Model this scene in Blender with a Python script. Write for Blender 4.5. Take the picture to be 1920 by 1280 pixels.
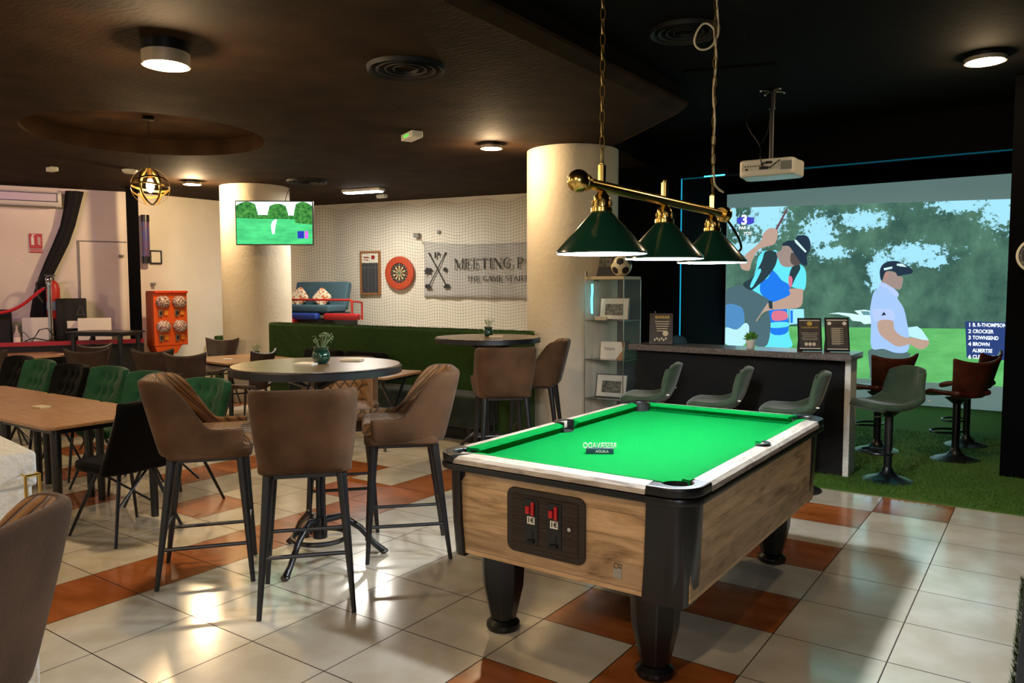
import bpy, bmesh, math, random
from mathutils import Vector, Matrix, noise
SC = bpy.context.scene
for o in list(bpy.data.objects): bpy.data.objects.remove(o)
COL = SC.collection
PI = math.pi
def rad(a): return math.radians(a)

# ------------------------------------------------ camera
YAW, PITCH, ROLL, CAMH = -0.6119, 0.0663, -0.0016, 1.4966
fw = Vector((math.sin(YAW)*math.cos(PITCH), math.cos(YAW)*math.cos(PITCH), -math.sin(PITCH)))
rt = Vector((math.cos(YAW), -math.sin(YAW), 0)); up = rt.cross(fw)
r2 = rt*math.cos(ROLL)+up*math.sin(ROLL); u2 = up*math.cos(ROLL)-rt*math.sin(ROLL)
cam = bpy.data.cameras.new('camera'); camo = bpy.data.objects.new('camera', cam); COL.objects.link(camo)
cam.sensor_width = 36; cam.lens = 1437.34*36/1920; cam.clip_start = 0.05
camo.matrix_world = Matrix(((r2.x, u2.x, -fw.x, 0), (r2.y, u2.y, -fw.y, 0), (r2.z, u2.z, -fw.z, CAMH), (0, 0, 0, 1)))
SC.camera = camo
# ------------------------------------------------ world and exposure
W = bpy.data.worlds.new('world'); SC.world = W; W.use_nodes = True
W.node_tree.nodes['Background'].inputs[0].default_value = (1.0, 0.88, 0.74, 1)
W.node_tree.nodes['Background'].inputs[1].default_value = 0.14
SC.view_settings.view_transform = 'Standard'; SC.view_settings.look = 'None'
SC.view_settings.gamma = 1; SC.view_settings.use_curve_mapping = False
SC.view_settings.exposure = 1.0
SC.cycles.use_denoising = True
SC.cycles.max_bounces = 6; SC.cycles.diffuse_bounces = 3; SC.cycles.glossy_bounces = 3; SC.cycles.transmission_bounces = 6
SC.cycles.transparent_max_bounces = 12
SC.cycles.sample_clamp_indirect = 4
SC.cycles.caustics_reflective = False; SC.cycles.caustics_refractive = False

def lamp(name, kind, loc, energy, color, size=0.2, rot=(0, 0, 0), spot=None, size_y=None):
    l = bpy.data.lights.new(name, kind); l.energy = energy; l.color = color
    if kind == 'AREA':
        l.shape = 'DISK' if size_y is None else 'RECTANGLE'; l.size = size
        if size_y: l.size_y = size_y
    elif kind == 'SPOT':
        l.spot_size = spot or 2; l.spot_blend = 0.5; l.shadow_soft_size = size
    else: l.shadow_soft_size = size
    o = bpy.data.objects.new(name, l); o.location = loc; o.rotation_euler = rot; COL.objects.link(o)
    return o

# ------------------------------------------------ materials
def mat(name, col, rough=0.5, metal=0.0, col2=None, nscale=8, nlo=0.35, nhi=0.65, stretch=None, bump=0.0, bscale=60,
        bstretch=None, emit=None, es=0.0, coat=0.0, sheen=0.0, alpha=1.0, trans=0.0, ior=1.45, spec=None):
    m = bpy.data.materials.new(name); m.use_nodes = True
    nt = m.node_tree; b = nt.nodes['Principled BSDF']
    b.inputs['Base Color'].default_value = (*col, 1); b.inputs['Roughness'].default_value = rough
    b.inputs['Metallic'].default_value = metal
    if spec is not None: b.inputs['Specular IOR Level'].default_value = spec
    if coat: b.inputs['Coat Weight'].default_value = coat; b.inputs['Coat Roughness'].default_value = 0.1
    if sheen: b.inputs['Sheen Weight'].default_value = sheen; b.inputs['Sheen Roughness'].default_value = 0.4
    if alpha < 1: b.inputs['Alpha'].default_value = alpha
    if trans: b.inputs['Transmission Weight'].default_value = trans; b.inputs['IOR'].default_value = ior
    tc = nt.nodes.new('ShaderNodeTexCoord')
    if col2 is not None:
        mp = nt.nodes.new('ShaderNodeMapping'); nt.links.new(tc.outputs['Object'], mp.inputs[0])
        if stretch: mp.inputs['Scale'].default_value = stretch
        n = nt.nodes.new('ShaderNodeTexNoise'); n.inputs['Scale'].default_value = nscale; n.inputs['Detail'].default_value = 6
        nt.links.new(mp.outputs[0], n.inputs['Vector'])
        r = nt.nodes.new('ShaderNodeValToRGB'); r.color_ramp.elements[0].position = nlo; r.color_ramp.elements[1].position = nhi
        r.color_ramp.elements[0].color = (*col, 1); r.color_ramp.elements[1].color = (*col2, 1)
        nt.links.new(n.outputs['Fac'], r.inputs[0]); nt.links.new(r.outputs[0], b.inputs['Base Color'])
    if bump:
        mp = nt.nodes.new('ShaderNodeMapping'); nt.links.new(tc.outputs['Object'], mp.inputs[0])
        if bstretch: mp.inputs['Scale'].default_value = bstretch
        n = nt.nodes.new('ShaderNodeTexNoise'); n.inputs['Scale'].default_value = bscale; n.inputs['Detail'].default_value = 4
        nt.links.new(mp.outputs[0], n.inputs['Vector'])
        bp = nt.nodes.new('ShaderNodeBump'); bp.inputs['Strength'].default_value = bump; bp.inputs['Distance'].default_value = 0.01
        nt.links.new(n.outputs['Fac'], bp.inputs['Height']); nt.links.new(bp.outputs[0], b.inputs['Normal'])
    if emit is not None:
        b.inputs['Emission Color'].default_value = (*emit, 1); b.inputs['Emission Strength'].default_value = es
    return m
def emis(name, col, s):
    m = bpy.data.materials.new(name); m.use_nodes = True; nt = m.node_tree; nt.nodes.clear()
    e = nt.nodes.new('ShaderNodeEmission'); e.inputs[0].default_value = (*col, 1); e.inputs[1].default_value = s
    o = nt.nodes.new('ShaderNodeOutputMaterial'); nt.links.new(e.outputs[0], o.inputs[0]); return m
def lit(h):  # sRGB hex -> linear
    h = h.lstrip('#'); c = [int(h[i:i+2], 16)/255 for i in (0, 2, 4)]
    return tuple(x/12.92 if x <= 0.04045 else ((x+0.055)/1.055)**2.4 for x in c)

def quilt(name, c1, c2, cell=0.045):
    m = mat(name, c1, 0.75, sheen=0.3); nt = m.node_tree; b = nt.nodes['Principled BSDF']
    tc = nt.nodes.new('ShaderNodeTexCoord'); sx = nt.nodes.new('ShaderNodeSeparateXYZ'); nt.links.new(tc.outputs['Object'], sx.inputs[0])
    def mth(op, a, b_=None):
        n = nt.nodes.new('ShaderNodeMath'); n.operation = op
        for i, v in enumerate((a, b_)):
            if v is None: continue
            if isinstance(v, (int, float)): n.inputs[i].default_value = v
            else: nt.links.new(v, n.inputs[i])
        return n.outputs[0]
    yz = mth('ADD', sx.outputs[1], sx.outputs[2])
    a = mth('ABSOLUTE', mth('SINE', mth('MULTIPLY', mth('ADD', sx.outputs[0], yz), PI/cell/1.4)))
    c = mth('ABSOLUTE', mth('SINE', mth('MULTIPLY', mth('SUBTRACT', sx.outputs[0], yz), PI/cell/1.4)))
    h = mth('POWER', mth('MINIMUM', a, c), 0.5)
    r = nt.nodes.new('ShaderNodeValToRGB'); r.color_ramp.elements[0].color = (*c2, 1); r.color_ramp.elements[1].color = (*c1, 1)
    r.color_ramp.elements[0].position = 0.15; r.color_ramp.elements[1].position = 0.6
    nt.links.new(h, r.inputs[0]); nt.links.new(r.outputs[0], b.inputs['Base Color'])
    bp = nt.nodes.new('ShaderNodeBump'); bp.inputs['Strength'].default_value = 0.9; bp.inputs['Distance'].default_value = 0.012
    nt.links.new(h, bp.inputs['Height']); nt.links.new(bp.outputs[0], b.inputs['Normal'])
    return m
def wood(name, ramp, scale=(1, 14, 14), rough=0.45, bump=0.15, nscale=2.2, coat=0.0, knots=False):
    m = mat(name, ramp[0], rough, coat=coat); nt = m.node_tree; b = nt.nodes['Principled BSDF']
    tc = nt.nodes.new('ShaderNodeTexCoord'); mp = nt.nodes.new('ShaderNodeMapping'); mp.inputs['Scale'].default_value = scale
    nt.links.new(tc.outputs['Object'], mp.inputs[0])
    n = nt.nodes.new('ShaderNodeTexNoise'); n.inputs['Scale'].default_value = nscale; n.inputs['Detail'].default_value = 8
    n.inputs['Distortion'].default_value = 1.1; n.inputs['Roughness'].default_value = 0.62
    nt.links.new(mp.outputs[0], n.inputs['Vector'])
    r = nt.nodes.new('ShaderNodeValToRGB'); els = r.color_ramp.elements
    k = len(ramp)
    els[0].position = 0.3; els[1].position = 0.7
    for i in range(1, k-1): els.new(0.3+0.4*i/(k-1))
    for i, c in enumerate(ramp): els[i].color = (*c, 1)
    nt.links.new(n.outputs['Fac'], r.inputs[0]); last = r.outputs[0]
    if knots:
        mp2 = nt.nodes.new('ShaderNodeMapping'); mp2.inputs['Scale'].default_value = (scale[0]*0.8, scale[1]*0.28, scale[2]*0.28)
        nt.links.new(tc.outputs['Object'], mp2.inputs[0])
        v = nt.nodes.new('ShaderNodeTexVoronoi'); v.inputs['Scale'].default_value = 2.6
        nt.links.new(mp2.outputs[0], v.inputs['Vector'])
        r3 = nt.nodes.new('ShaderNodeValToRGB'); r3.color_ramp.elements[0].position = 0.04; r3.color_ramp.elements[1].position = 0.16
        r3.color_ramp.elements[0].color = (0.3, 0.2, 0.15, 1); r3.color_ramp.elements[1].color = (1, 1, 1, 1)
        nt.links.new(v.outputs['Distance'], r3.inputs[0])
        mx = nt.nodes.new('ShaderNodeMix'); mx.data_type = 'RGBA'; mx.blend_type = 'MULTIPLY'; mx.inputs[0].default_value = 0.8
        nt.links.new(last, mx.inputs[6]); nt.links.new(r3.outputs[0], mx.inputs[7]); last = mx.outputs[2]
    if knots:   # horizontal boards of slightly different tone with dark joints
        sx = nt.nodes.new('ShaderNodeSeparateXYZ'); nt.links.new(tc.outputs['Object'], sx.inputs[0])
        dv = nt.nodes.new('ShaderNodeMath'); dv.operation = 'MULTIPLY'; nt.links.new(sx.outputs[2], dv.inputs[0]); dv.inputs[1].default_value = 10.6
        fl = nt.nodes.new('ShaderNodeMath'); fl.operation = 'FLOOR'; nt.links.new(dv.outputs[0], fl.inputs[0])
        fr = nt.nodes.new('ShaderNodeMath'); fr.operation = 'FRACT'; nt.links.new(dv.outputs[0], fr.inputs[0])
        wn = nt.nodes.new('ShaderNodeTexWhiteNoise'); wn.noise_dimensions = '1D'; nt.links.new(fl.outputs[0], wn.inputs['W'])
        mr = nt.nodes.new('ShaderNodeMapRange'); mr.inputs['To Min'].default_value = 0.72; mr.inputs['To Max'].default_value = 1.08; nt.links.new(wn.outputs['Value'], mr.inputs['Value'])
        gt = nt.nodes.new('ShaderNodeMath'); gt.operation = 'GREATER_THAN'; gt.inputs[1].default_value = 0.035; nt.links.new(fr.outputs[0], gt.inputs[0])
        m2 = nt.nodes.new('ShaderNodeMapRange'); m2.inputs['To Min'].default_value = 0.6; nt.links.new(gt.outputs[0], m2.inputs['Value'])
        pr_ = nt.nodes.new('ShaderNodeMath'); pr_.operation = 'MULTIPLY'; nt.links.new(mr.outputs[0], pr_.inputs[0]); nt.links.new(m2.outputs[0], pr_.inputs[1])
        vm = nt.nodes.new('ShaderNodeVectorMath'); vm.operation = 'SCALE'; nt.links.new(last, vm.inputs[0]); nt.links.new(pr_.outputs[0], vm.inputs['Scale']); last = vm.outputs[0]
    nt.links.new(last, b.inputs['Base Color'])
    bp = nt.nodes.new('ShaderNodeBump'); bp.inputs['Strength'].default_value = bump; bp.inputs['Distance'].default_value = 0.004
    nt.links.new(n.outputs['Fac'], bp.inputs['Height']); nt.links.new(bp.outputs[0], b.inputs['Normal'])
    return m

T = {}
T['tile_cream'] = mat('tile_cream', lit('#cec3ae'), 0.16, col2=lit('#dfd6c6'), nscale=5, bump=0.03, bscale=9, coat=0.3)
T['tile_rust'] = mat('tile_rust', lit('#95501f'), 0.2, col2=lit('#bd6f3c'), nscale=3, nlo=.3, nhi=.7, stretch=(1, 3, 1), bump=0.05, bscale=12, coat=0.3)
T['grout'] = mat('grout', lit('#3c2c22'), 0.8)
T['ceiling_brown'] = mat('ceiling_paint_dark', lit('#35261a'), 0.8, col2=lit('#271b12'), nscale=3, spec=.07, bump=0.3, bscale=14, bstretch=(1, 3, 1))
T['ceiling_black'] = mat('ceiling_paint_black', lit('#141312'), 0.85, spec=.03, bump=0.2, bscale=14)
T['black_wall'] = mat('black_wall_paint', lit('#08080a'), 0.95, spec=.05, bump=0.1, bscale=30)
T['plaster'] = mat('plaster_cream', lit('#d9cdb8'), 0.75, col2=lit('#cfc2ab'), nscale=2, bump=0.35, bscale=22)
T['white_wall'] = mat('white_wall_paint', lit('#e8e0d0'), 0.8, col2=lit('#ddd4c4'), nscale=1.5, bump=0.3, bscale=16)
T['rough_white'] = mat('rough_white_plaster', lit('#e6e4dc'), 0.85, bump=0.9, bscale=40)
T['turf'] = mat('artificial_grass', lit('#38661b'), 0.9, col2=lit('#6a8f2a'), nscale=220, bump=1.0, bscale=300)
T['turf_dark'] = mat('artificial_grass_banquette', lit('#18330a'), 0.95, col2=lit('#33590e'), nscale=160, bump=1.0, bscale=220)
T['black_metal'] = mat('black_powder_metal', lit('#15161a'), 0.35, spec=0.6)
T['black_plastic'] = mat('black_plastic', lit('#0f1012'), 0.32)
T['black_matte'] = mat('black_matte', lit('#0c0c0d'), 0.7)
T['suede'] = mat('brown_suede', lit('#3c2818'), 0.8, col2=lit('#5a402b'), nscale=4, sheen=0.1, spec=.15, bump=0.15, bscale=90)
T['quilt'] = quilt('quilted_tan_fabric', lit('#8a6238'), lit('#3b2512'))
T['vgreen'] = mat('green_velvet', lit('#163f2a'), 0.8, col2=lit('#215237'), nscale=6, sheen=0.2, spec=.15)
T['vblack'] = mat('black_velvet', lit('#0b0a0a'), 0.9, sheen=0.08, spec=.1)
T['vsage'] = mat('sage_velvet', lit('#2c3b2c'), 0.8, col2=lit('#405240'), nscale=5, sheen=0.3, spec=.15)
T['leather'] = mat('dark_brown_leather', lit('#2a1c15'), 0.45, col2=lit('#3a271c'), nscale=12, bump=0.12, bscale=120)
T['leather_red'] = mat('reddish_brown_leather', lit('#4a1f14'), 0.35, col2=lit('#5c2a1a'), nscale=10, bump=0.1, bscale=120)
T['oak'] = wood('oak_tabletop', [lit('#8a6446'), lit('#a67d58'), lit('#b48c66')], (2, 20, 20), 0.35, 0.1, coat=0.1)
T['dark_oak'] = wood('dark_oak_tabletop', [lit('#5c4a38'), lit('#7f6a52'), lit('#97826a')], (2, 18, 18), 0.28, 0.1, coat=0.2)
T['pine'] = wood('rustic_pine_panel', [lit('#866646'), lit('#b8946a'), lit('#d0ab80'), lit('#dab88c')], (1.4, 9, 9), 0.5, 0.25, 2.0, knots=True)
T['pine_y'] = wood('rustic_pine_side', [lit('#866646'), lit('#b8946a'), lit('#d0ab80'), lit('#dab88c')], (9, 1.4, 9), 0.5, 0.25, 2.0, knots=True)
T['washed_x'] = wood('washed_rail_wood', [lit('#7b6d66'), lit('#b3a698'), lit('#d2c8ba')], (3, 16, 16), 0.4, 0.2, 2.4)
T['washed_y'] = wood('washed_side_rail_wood', [lit('#7b6d66'), lit('#b3a698'), lit('#d2c8ba')], (16, 3, 16), 0.4, 0.2, 2.4)
T['cloth'] = mat('green_baize', lit('#00662a'), 1.0, bump=0.05, bscale=400, spec=0.05)
T['brass'] = mat('polished_brass', lit('#ecc873'), 0.2, 1.0)
T['aged_brass'] = mat('aged_brass_chain', lit('#8c7440'), 0.35, 1.0)
T['shade_green'] = mat('green_enamel', lit('#164030'), 0.22, coat=0.5)
T['shade_white'] = mat('white_enamel_inside', lit('#f4f4f0'), 0.5)
T['white_plastic'] = mat('white_plastic', lit('#dcd9cd'), 0.4)
T['grey_plastic'] = mat('grey_plastic', lit('#7c7a72'), 0.5)
T['steel'] = mat('brushed_steel', lit('#b9b4ab'), 0.25, 1.0)
T['chrome'] = mat('chrome', lit('#d8d5d8'), 0.08, 1.0)
T['glass'] = mat('clear_glass', (.35, .4, .4), 0.02, alpha=0.07, spec=0.4)
T['granite'] = mat('granite_counter', lit('#4a4340'), 0.3, col2=lit('#6e6661'), nscale=60, coat=0.3)
T['orange'] = mat('orange_plastic', lit('#d8571a'), 0.4)
T['candy'] = mat('candy_mix', lit('#7a4a3a'), 0.5, col2=lit('#d8c8c0'), nscale=45, nlo=0.45, nhi=0.55)
T['red'] = mat('red_paint', lit('#b3261c'), 0.4)
T['red_vinyl'] = mat('red_vinyl', lit('#a01a1e'), 0.45)
T['blue_vinyl'] = mat('blue_vinyl', lit('#213f8f'), 0.45)
T['white_vinyl'] = mat('white_vinyl', lit('#d8d3c8'), 0.5)
T['sofa'] = mat('grey_blue_sofa_fabric', lit('#3d5a66'), 0.8, bump=0.2, bscale=60)
T['cushion_print'] = mat('floral_print', lit('#e2d6b8'), 0.8, col2=lit('#c8602a'), nscale=22, nlo=0.5, nhi=0.58)
T['ink'] = mat('black_ink', lit('#201d1f'), 0.7)
T['banner'] = mat('banner_cloth', lit('#b4afa8'), 0.85, bump=0.1, bscale=10)
T['paper'] = mat('paper_white', lit('#e8e2d2'), 0.7)
T['gold'] = mat('gold_print', lit('#c9a545'), 0.45)
T['beige_print'] = mat('beige_print', lit('#cdbfa0'), 0.6)
T['dark_print'] = mat('dark_menu_print', lit('#2c241e'), 0.6, col2=lit('#453a30'), nscale=14)
T['leaf'] = mat('leaf_green', lit('#3f7a2a'), 0.5, col2=lit('#6ea33f'), nscale=30)
T['pale_leaf'] = mat('pale_dry_sprig', lit('#7f9468'), 0.7)
T['glazed'] = mat('dark_green_glaze', lit('#15382b'), 0.12, coat=0.5)
T['netcord'] = mat('net_cord', lit('#1f1d18'), 0.8)
T['dart_red'] = mat('dartboard_surround', lit('#b8431c'), 0.6)
T['sisal'] = mat('dartboard_sisal', lit('#c9b98c'), 0.8)
T['led'] = emis('cyan_led', (0.01, 0.26, 0.42), .7)
T['led_dim'] = emis('dim_cyan_led', (0.01, 0.25, 0.4), .12)
T['led_hot'] = emis('cyan_led_bright', (0.05, 0.7, 0.8), 2.5)
T['warm_disc'] = emis('warm_diffuser', (1.0, 0.80, 0.50), 26)
T['satin_steel'] = mat('satin_steel', lit('#b3a48e'), 0.45, 0.4)
T['cool_bulb'] = emis('cool_bulb', (0.86, 0.93, 1.0), 60)
T['filament'] = emis('warm_filament', (1.0, 0.62, 0.25), 45)
T['panel_glow'] = emis('white_light_panel', (1.0, 0.97, 0.9), 12)

# ------------------------------------------------ mesh helpers
class MB:
    def __init__(s): s.b = bmesh.new(); s.mi = 0
    def _tag(s, fs):
        for f in fs: f.material_index = s.mi
    def box(s, c, size, rot=None, taper=1.0):
        vs = []
        for z in (-.5, .5):
            k = taper if z < 0 else 1.0
            for x, y in ((-.5, -.5), (.5, -.5), (.5, .5), (-.5, .5)):
                v = Vector((x*size[0]*k, y*size[1]*k, z*size[2]))
                if rot is not None: v = rot @ v
                vs.append(s.b.verts.new(v+Vector(c)))
        fs = [s.b.faces.new([vs[i] for i in q]) for q in ((3, 2, 1, 0), (4, 5, 6, 7), (0, 1, 5, 4), (1, 2, 6, 5), (2, 3, 7, 6), (3, 0, 4, 7))]
        s._tag(fs); return s
    def bx(s, x0, x1, y0, y1, z0, z1): return s.box(((x0+x1)/2, (y0+y1)/2, (z0+z1)/2), (x1-x0, y1-y0, z1-z0))
    def ring(s, c, ax, r, n, ph=0.0, ry=None):
        ax = Vector(ax).normalized(); t = Vector((0, 0, 1)) if abs(ax.z) < 0.9 else Vector((1, 0, 0))
        u = ax.cross(t).normalized(); v = ax.cross(u)
        return [s.b.verts.new(Vector(c)+u*r*math.cos(2*PI*i/n+ph)+v*(ry or r)*math.sin(2*PI*i/n+ph)) for i in range(n)]
    def skin(s, rings, cap=True, closed=False):
        fs = []
        n = len(rings[0]); prs = list(zip(rings, rings[1:]))
        if closed: prs.append((rings[-1], rings[0]))
        for a, b in prs:
            for i in range(n):
                try: fs.append(s.b.faces.new((a[i], a[(i+1) % n], b[(i+1) % n], b[i])))
                except ValueError: pass
        if cap and not closed:
            for r in (rings[0], rings[-1]):
                try: fs.append(s.b.faces.new(r))
                except ValueError: pass
        s._tag(fs); return s
    def beam(s, p0, p1, r0, r1=None, n=10, ph=0.0):
        p0 = Vector(p0); p1 = Vector(p1); r1 = r0 if r1 is None else r1
        return s.skin([s.ring(p0, p1-p0, r0, n, ph), s.ring(p1, p1-p0, r1, n, ph)])
    def tube(s, pts, r, n=8, closed=False):
        pts = [Vector(p) for p in pts]; k = len(pts); rr = []
        prev = None
        for i, p in enumerate(pts):
            a = pts[(i-1) % k] if (closed or i > 0) else p; b = pts[(i+1) % k] if (closed or i < k-1) else p
            d = (b-a).normalized()
            if prev is None:
                t = Vector((0, 0, 1)) if abs(d.z) < 0.9 else Vector((1, 0, 0)); u = d.cross(t).normalized()
            else:
                u = prev-d*prev.dot(d); u = u.normalized() if u.length > 1e-6 else d.orthogonal().normalized()
            prev = u; v = d.cross(u); ri = r[i] if isinstance(r, (list, tuple)) else r
            rr.append([s.b.verts.new(p+u*ri*math.cos(2*PI*j/n)+v*ri*math.sin(2*PI*j/n)) for j in range(n)])
        return s.skin(rr, closed=closed)
    def lathe(s, prof, c=(0, 0, 0), n=24, cap=True):
        rr = []
        for r, z in prof:
            rr.append([s.b.verts.new((c[0]+r*math.cos(2*PI*i/n), c[1]+r*math.sin(2*PI*i/n), c[2]+z)) for i in range(n)])
        return s.skin(rr, cap)
    def prism(s, poly, lo, hi, fn=None):
        fn = fn or (lambda x, y, z: (x, y, z))
        a = [s.b.verts.new(fn(x, y, lo)) for x, y in poly]; b = [s.b.verts.new(fn(x, y, hi)) for x, y in poly]
        n = len(poly); fs = []
        for i in range(n): fs.append(s.b.faces.new((a[i], a[(i+1) % n], b[(i+1) % n], b[i])))
        fs.append(s.b.faces.new(a)); fs.append(s.b.faces.new(b)); s._tag(fs); return s
    def poly(s, pts):
        f = s.b.faces.new([s.b.verts.new(p) for p in pts]); s._tag([f]); return s
    def ball(s, c, r, n=14, sc=(1, 1, 1)):
        m = n//2; rr = []
        for i in range(1, m):
            t = PI*i/m
            rr.append([s.b.verts.new((c[0]+r*sc[0]*math.sin(t)*math.cos(2*PI*j/n), c[1]+r*sc[1]*math.sin(t)*math.sin(2*PI*j/n), c[2]-r*sc[2]*math.cos(t))) for j in range(n)])
        return s.skin(rr)
    def text(s, txt, size, mtx, depth=0.002, align='CENTER', sx=1.0, bold=0.0):
        cu = bpy.data.curves.new('t', 'FONT'); cu.body = txt; cu.size = size; cu.extrude = depth/2; cu.align_x = align; cu.align_y = 'CENTER'
        cu.resolution_u = 3; cu.offset = bold
        o = bpy.data.objects.new('t', cu); COL.objects.link(o)
        bpy.context.view_layer.update()
        me = bpy.data.meshes.new_from_object(o.evaluated_get(bpy.context.evaluated_depsgraph_get()))
        me.transform(mtx @ Matrix.Diagonal((sx, 1, 1, 1)))
        nf = len(s.b.faces); s.b.from_mesh(me); s.b.faces.ensure_lookup_table()
        for f in s.b.faces[nf:]: f.material_index = s.mi
        bpy.data.objects.remove(o); bpy.data.curves.remove(cu); bpy.data.meshes.remove(me); return s
    def build(s, name, mats, parent=None, smooth=False, bevel=0, bseg=2, sub=0, solid=0, soff=0, ang=40, loc=None, rot=None, **props):
        bmesh.ops.recalc_face_normals(s.b, faces=s.b.faces)
        me = bpy.data.meshes.new(name); s.b.to_mesh(me); s.b.free()
        if not isinstance(mats, (list, tuple)): mats = [mats]
        for m in mats: me.materials.append(m)
        if smooth: me.shade_smooth()
        o = bpy.data.objects.new(name, me); COL.objects.link(o)
        if parent is not None: o.parent = parent
        if loc is not None: o.location = loc
        if rot is not None: o.rotation_euler = rot
        if solid:
            k = o.modifiers.new('solid', 'SOLIDIFY'); k.thickness = solid; k.offset = soff
            if len(mats) > 1: k.material_offset = 1; k.material_offset_rim = 0
        if sub:
            k = o.modifiers.new('sub', 'SUBSURF'); k.levels = sub; k.render_levels = sub
        if bevel:
            k = o.modifiers.new('bevel', 'BEVEL'); k.width = bevel; k.segments = bseg; k.limit_method = 'ANGLE'; k.angle_limit = rad(ang)
            if not smooth:
                me.shade_smooth(); kk = o.modifiers.new('wn', 'WEIGHTED_NORMAL')
        elif smooth and not sub:
            me.shade_smooth(); me.set_sharp_from_angle(angle=rad(ang))
        for k_, v_ in props.items(): o[k_] = v_
        return o
def grid_mesh(fn, nu, nv, mb=None, closed_u=False):
    mb = mb or MB(); g = [[mb.b.verts.new(fn(i/(nu if closed_u else nu), j/nv)) for i in range(nu if closed_u else nu+1)] for j in range(nv+1)]
    fs = []
    for j in range(nv):
        for i in range(nu):
            i2 = (i+1) % nu if closed_u else i+1
            fs.append(mb.b.faces.new((g[j][i], g[j][i2], g[j+1][i2], g[j+1][i])))
    mb._tag(fs); return mb
def thing(name, label, cat, loc=(0, 0, 0), rz=0.0, group=None):
    o = bpy.data.objects.new(name, None); o.empty_display_size = 0.1; COL.objects.link(o)
    o.location = loc; o.rotation_euler = (0, 0, rz); o['label'] = label; o['category'] = cat
    if group: o['group'] = group
    return o
def tag(o, label, cat, group=None):
    o['label'] = label; o['category'] = cat
    if group: o['group'] = group
    return o
def struct(o): o['kind'] = 'structure'; return o
def dup(root, loc, rz, label, group=None):
    r = root.copy(); COL.objects.link(r); r.location = loc; r.rotation_euler = (0, 0, rz); r['label'] = label
    if group: r['group'] = group
    for ch in list(root.children):
        c = ch.copy(); COL.objects.link(c); c.parent = r
        for g in list(ch.children):
            d = g.copy(); COL.objects.link(d); d.parent = c
    return r
def face(deg): return rad(deg-90)   # local +Y turned to a heading
def smoothpts(p, k=3):
    out = []; n = len(p)
    for i in range(n):
        a, b, c, d = [Vector(p[(i+j) % n]) for j in (-1, 0, 1, 2)]
        for t in range(k):
            u = t/k
            out.append(0.5*((2*b)+(c-a)*u+(2*a-5*b+4*c-d)*u*u+(3*b-a-3*c+d)*u**3))
    return out
# ------------------------------------------------ room shell
TA, TX0, TY0 = 0.45, -1.390, 6.0228
RUST = {(-6, k) for k in range(1, 14)} | {(-7, 4), (-8, 3), (-8, 6), (-10, 3), (-10, 4), (-10, 5), (-10, 7), (-10, 8), (-12, 2), (-12, 4), (-12, 6),
        (-9, -1), (-8, -1), (-7, -1), (-9, -2), (0, 1), (0, 3), (0, 5), (0, 7), (0, 9), (1, 0), (-1, 6), (-1, 8), (-1, 2), (-1, 4), (-3, 0), (-14, 3), (-14, 5), (-16, 2), (-16, 4),
        (-17, -1), (-15, 1), (-12, 0), (-14, -1), (-13, 7), (-15, 7)}
mb = MB()
for J in range(-24, 7):
    for K in range(-8, 18):
        x0 = TX0+J*0.4516; y1 = TY0-K*TA; g = 0.0025
        mb.mi = 1 if (J, K) in RUST else 0
        mb.poly([(x0+g, y1-TA+g, 0), (x0+0.4516-g, y1-TA+g, 0), (x0+0.4516-g, y1-g, 0), (x0+g, y1-g, 0)])
mb.mi = 2; mb.poly([(-13, -2.5, -0.002), (2.2, -2.5, -0.002), (2.2, 12, -0.002), (-13, 12, -0.002)])
struct(mb.build('floor', [T['tile_cream'], T['tile_rust'], T['grout']]))

HS, HC = 2.92, 3.15
SOF = [(-2.5, -2.5), (-2.5, 5.9), (-3.6, 6.87), (-4.3, 10.6), (-12.6, 10.6), (-12.6, -2.5)]
# low ceiling with a round coffer cut into it
cx, cy, cr = -6.85, 3.95, 1.02
mb = MB(); N = 48
def edge_hit(a):
    d = Vector((math.cos(a), math.sin(a))); best = None
    for i in range(len(SOF)):
        p = Vector(SOF[i])-Vector((cx, cy)); q = Vector(SOF[(i+1) % len(SOF)])-Vector((cx, cy)); e = q-p
        den = d.x*e.y-d.y*e.x
        if abs(den) < 1e-9: continue
        t = (p.x*e.y-p.y*e.x)/den; s_ = (p.x*d.y-p.y*d.x)/den
        if t > 0 and -1e-6 <= s_ <= 1+1e-6 and (best is None or t < best): best = t
    return (cx+d.x*best, cy+d.y*best)
angs = sorted([2*PI*i/N for i in range(N)]+[math.atan2(y-cy, x-cx) % (2*PI) for x, y in SOF])
inn = [mb.b.verts.new((cx+cr*math.cos(a), cy+cr*math.sin(a), HS)) for a in angs]
out = [mb.b.verts.new((*edge_hit(a), HS)) for a in angs]
top = [mb.b.verts.new((cx+cr*math.cos(a), cy+cr*math.sin(a), HS+0.16)) for a in angs]
n = len(angs)
for i in range(n):
    j = (i+1) % n
    mb.b.faces.new((inn[i], inn[j], out[j], out[i])); mb.b.faces.new((inn[i], inn[j], top[j], top[i]))
mb.b.faces.new(top)
o = mb.build('ceiling_low', T['ceiling_brown']); struct(o); o.name = 'ceiling'
mb = MB(); mb.poly([(x, y, HC) for x, y in ((-13, -2.5), (2.2, -2.5), (2.2, 12), (-13, 12))])
struct(mb.build('ceiling', T['ceiling_black']))
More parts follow.
